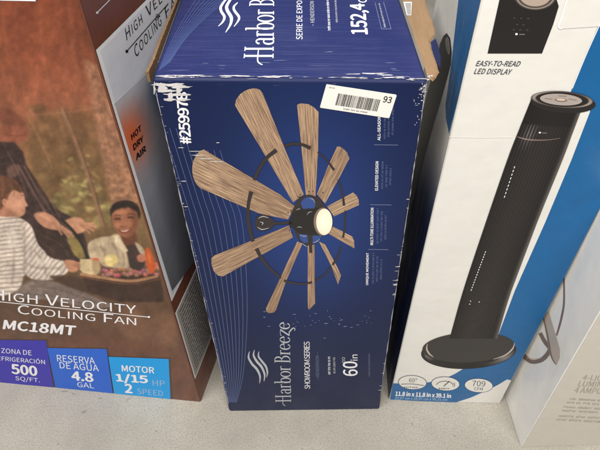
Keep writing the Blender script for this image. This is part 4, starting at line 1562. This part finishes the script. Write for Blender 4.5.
# feature ovals and dimensions in the blue band
for k, c in enumerate(((412.4, 382.0), (445.4, 383.3), (478.6, 385.0))):
    poly('feature_oval_rim', TF, ell(c, 14.4, 7.2, 3, 40), M['navy_ink'], tfront, off=.0013)
    poly('feature_oval', TF, ell(c, 13.8, 6.7, 3, 40), M['tower_white'], tfront, off=.0015)
text('feature_lettering', '60°', [(408.8, 381.6), (416.8, 382), (417.2, 377.8), (409.2, 377.4)], TF, M['charcoal_text'], tfront, off=.0018)
stroke('feature_mark', TF, [(401, 383.6), (412, 383.4), (424, 385)], .6, M['charcoal_text'], tfront, off=.0018)
greek('feature_lettering', [(404, 387.2), (421, 387.8), (421, 386), (404, 385.4)], TF, M['charcoal_text'], tfront, off=.0018, words=1)
stroke('feature_mark', TF, ell((444.6, 385.2), 8.4, 4.6, 0, 14, 190, 350), .6, M['charcoal_text'], tfront, off=.0018)
stroke('feature_mark', TF, [(443.6, 385.6), (449.4, 380.6)], .9, M['charcoal_text'], tfront, off=.0018, smoothing=1)
text('feature_lettering', '3', [(452.2, 386.0), (455, 386.2), (455.2, 382.4), (452.4, 382.2)], TF, M['charcoal_text'], tfront, off=.0018)
greek('feature_lettering', [(438.6, 388.6), (450, 389), (450, 387), (438.6, 386.6)], TF, M['charcoal_text'], tfront, off=.0018, words=1)
text('feature_lettering', '709', [(471.8, 385.4), (485, 386.0), (485.6, 380.6), (472.4, 380.0)], TF, M['charcoal_text'], tfront, off=.0018)
text('feature_lettering', 'CFM', [(474, 389.6), (482.6, 390), (482.8, 387), (474.2, 386.6)], TF, M['charcoal_text'], tfront, off=.0018)
text('dimension_lettering', '11.8 in x 11.8 in x 39.1 in', [(395.4, 395.2), (450.6, 397.4), (451, 393.4), (395.9, 390.9)], TF, M['white_ink'], tfront, off=.0014, bold=.02)
text('dimension_lettering', '29,97 cm x 29,97 cm x 99,31 cm', [(394.6, 399.4), (447, 401.0), (447.3, 398.0), (395, 396.2)], TF, M['pale_blue'], tfront, off=.0014, bold=.008)

# narrow side of the tower carton: small fan picture on white, shade of the gap painted navy below
poly('azure_stripe', TS, [(462, -12), (459, 0), (455.5, 30), (452, 62), (449, 84), (446, 104), (446.5, 118), (449.6, 134), (edge_l(100) - .4, 100), (edge_l(50) - .4, 50),
                          (edge_l(0) - .4, 0), (edge_l(-12) - .4, -12)], M['tower_blue'], tside, off=.0010)
fan_s = poly('printed_tower_body', TS, [(438.6, 56), (440.5, 44), (444, 36), (447.5, 33), (450.8, 38), (452.4, 52), (451.5, 64), (446, 84), (436, 118), (424, 160), (410, 215),
                                        (400, 215), (416, 140), (428, 92)], M['black_ink'], tside, off=.0013)
poly('printed_control_disc', TS, catmull([(446.2, 40), (448, 37), (450, 40), (451, 50), (450.2, 55), (448, 52), (446.4, 46)], 4, True), flat('dim_grey_ink', (110, 106, 104)), tside, off=.0016)


def gap_shade_col(u_, v):  # white fades to navy: shade of the gap put into the colour
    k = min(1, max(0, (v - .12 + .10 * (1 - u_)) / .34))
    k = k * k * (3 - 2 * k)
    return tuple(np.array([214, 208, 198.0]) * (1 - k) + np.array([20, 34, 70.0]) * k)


ruled('gap_shade_fade', TS, [(398, 120), (392, 190), (384, 270), (372, 380)], [(edge_l(120) - .5, 120), (edge_l(200) - .5, 200), (edge_l(290) - .5, 290), (edge_l(398) - .5, 398)], 14, 60,
      gap_shade_col, M['print'], tside, off=.0009)

# ================================================================== white light-fixture carton
W0 = on_floor((521, 447))
ew, dw = np.array([1.0, 0, 0]), np.array([0.0, 1.0, 0])
WW, HW, DW = 0.42, 0.79, 0.34
white = thing('light_fixture_carton', 'white film-wrapped carton with beige front and printed curved metal lamp arm', 'box', W0 + ew * WW / 2)
wb = [W0, W0 + ew * WW, W0 + ew * WW + dw * DW, W0 + dw * DW]
hexa('carton_body', wb, [p + Z * HW for p in wb], M['white_film'], white, bevel=0.003)
WF = Face(W0, ew, Z)
WS = Face(W0, -dw, Z)
wt = [p + Z * HW for p in wb]
wfront = sheet('front_panel', WF, inset(wb[0], wb[1], wt[1], wt[0], .002), M['beige_print'], white)
mt, nt, N, Lk, b = new_mat('wrinkled_film')
tc = N.new('ShaderNodeTexCoord')
n1 = noise_node(nt, tc.outputs['Object'], 9, 5, .6)
Lk.new(mix_node(nt, n1, L4((224, 221, 216)), L4((238, 236, 232))), b.inputs['Base Color'])
b.inputs['Roughness'].default_value = .42
b.inputs['Coat Weight'].default_value = .25
b.inputs['Coat Roughness'].default_value = .12
n2 = noise_node(nt, tc.outputs['Object'], 11, 2, .4, stretch=(1, 1.3, .8))
Lk.new(bump_node(nt, n2, .3, .012), b.inputs['Normal'])
wside = sheet('side_panel', WS, inset(wb[3], wb[0], wt[0], wt[3], .002), mt, white)
# lamp arm print
stroke('printed_thin_arm', WS, [(564.2, 276), (564.4, 302), (561.6, 319), (557, 335.5)], [1.8, 2.0, 2.2, 1.6], M['steel_dark'], wside)
stroke('printed_curl', WS, [(522, 353), (526.4, 358), (533, 361.4), (542, 359.6), (548, 354), (551, 347)], [4.4, 4.6, 4.8, 4.8, 4.4, 3], M['steel_dark'], wside, off=.0012)
stroke('printed_curl_highlight', WS, [(527, 356.6), (534, 359.6), (543, 357.4)], [.4, 1.3, .4], M['tan_ink'], wside, off=.0016)
stroke('printed_back_arm', WS, [(540.6, 333), (545.6, 342), (552, 350)], [3.6, 4, 3.6], M['steel_dark'], wside, off=.0014)
poly('printed_flat_arm', WS, [(543.6, 317.6), (549.2, 311), (560.4, 349), (560.2, 358), (556.8, 365.4), (551, 356)], M['steel_ink'], wside, off=.0018)
stroke('printed_arm_shade', WS, [(544.2, 317.6), (548.4, 336), (552.2, 356), (556.4, 364)], [1.4, 1.6, 1.4, .8], M['steel_dark'], wside, off=.0020)
# faint front lettering
text('front_lettering', '4-LIGHT', [(582, 379.6), (612, 381), (614, 375.4), (584, 374.4)], WF, M['beige_text'], wfront)
text('front_lettering', 'LUMINAIRE', [(577.6, 386), (618, 388), (620, 382), (580, 380.4)], WF, M['beige_text'], wfront)
text('front_lettering', '4 AMPOULES', [(573.4, 392.4), (620, 394.6), (622, 388.6), (576, 386.6)], WF, M['beige_text'], wfront)
for i, (x, y) in enumerate(((569.5, 399.4), (567, 403), (563.4, 407.4), (561.8, 411), (558.8, 416.4), (556.6, 420))):
    greek('fine_lettering', [(x, y), (x + 62, y + 3.4), (x + 63, y + 1), (x + 1, y - 2.2)], WF, M['beige_text'], wfront, words=8)
greek('fine_lettering', [(537.5, 448.6), (561, 449.2), (561.6, 447.0), (538, 446.6)], WF, M['beige_text'], wfront, words=4)
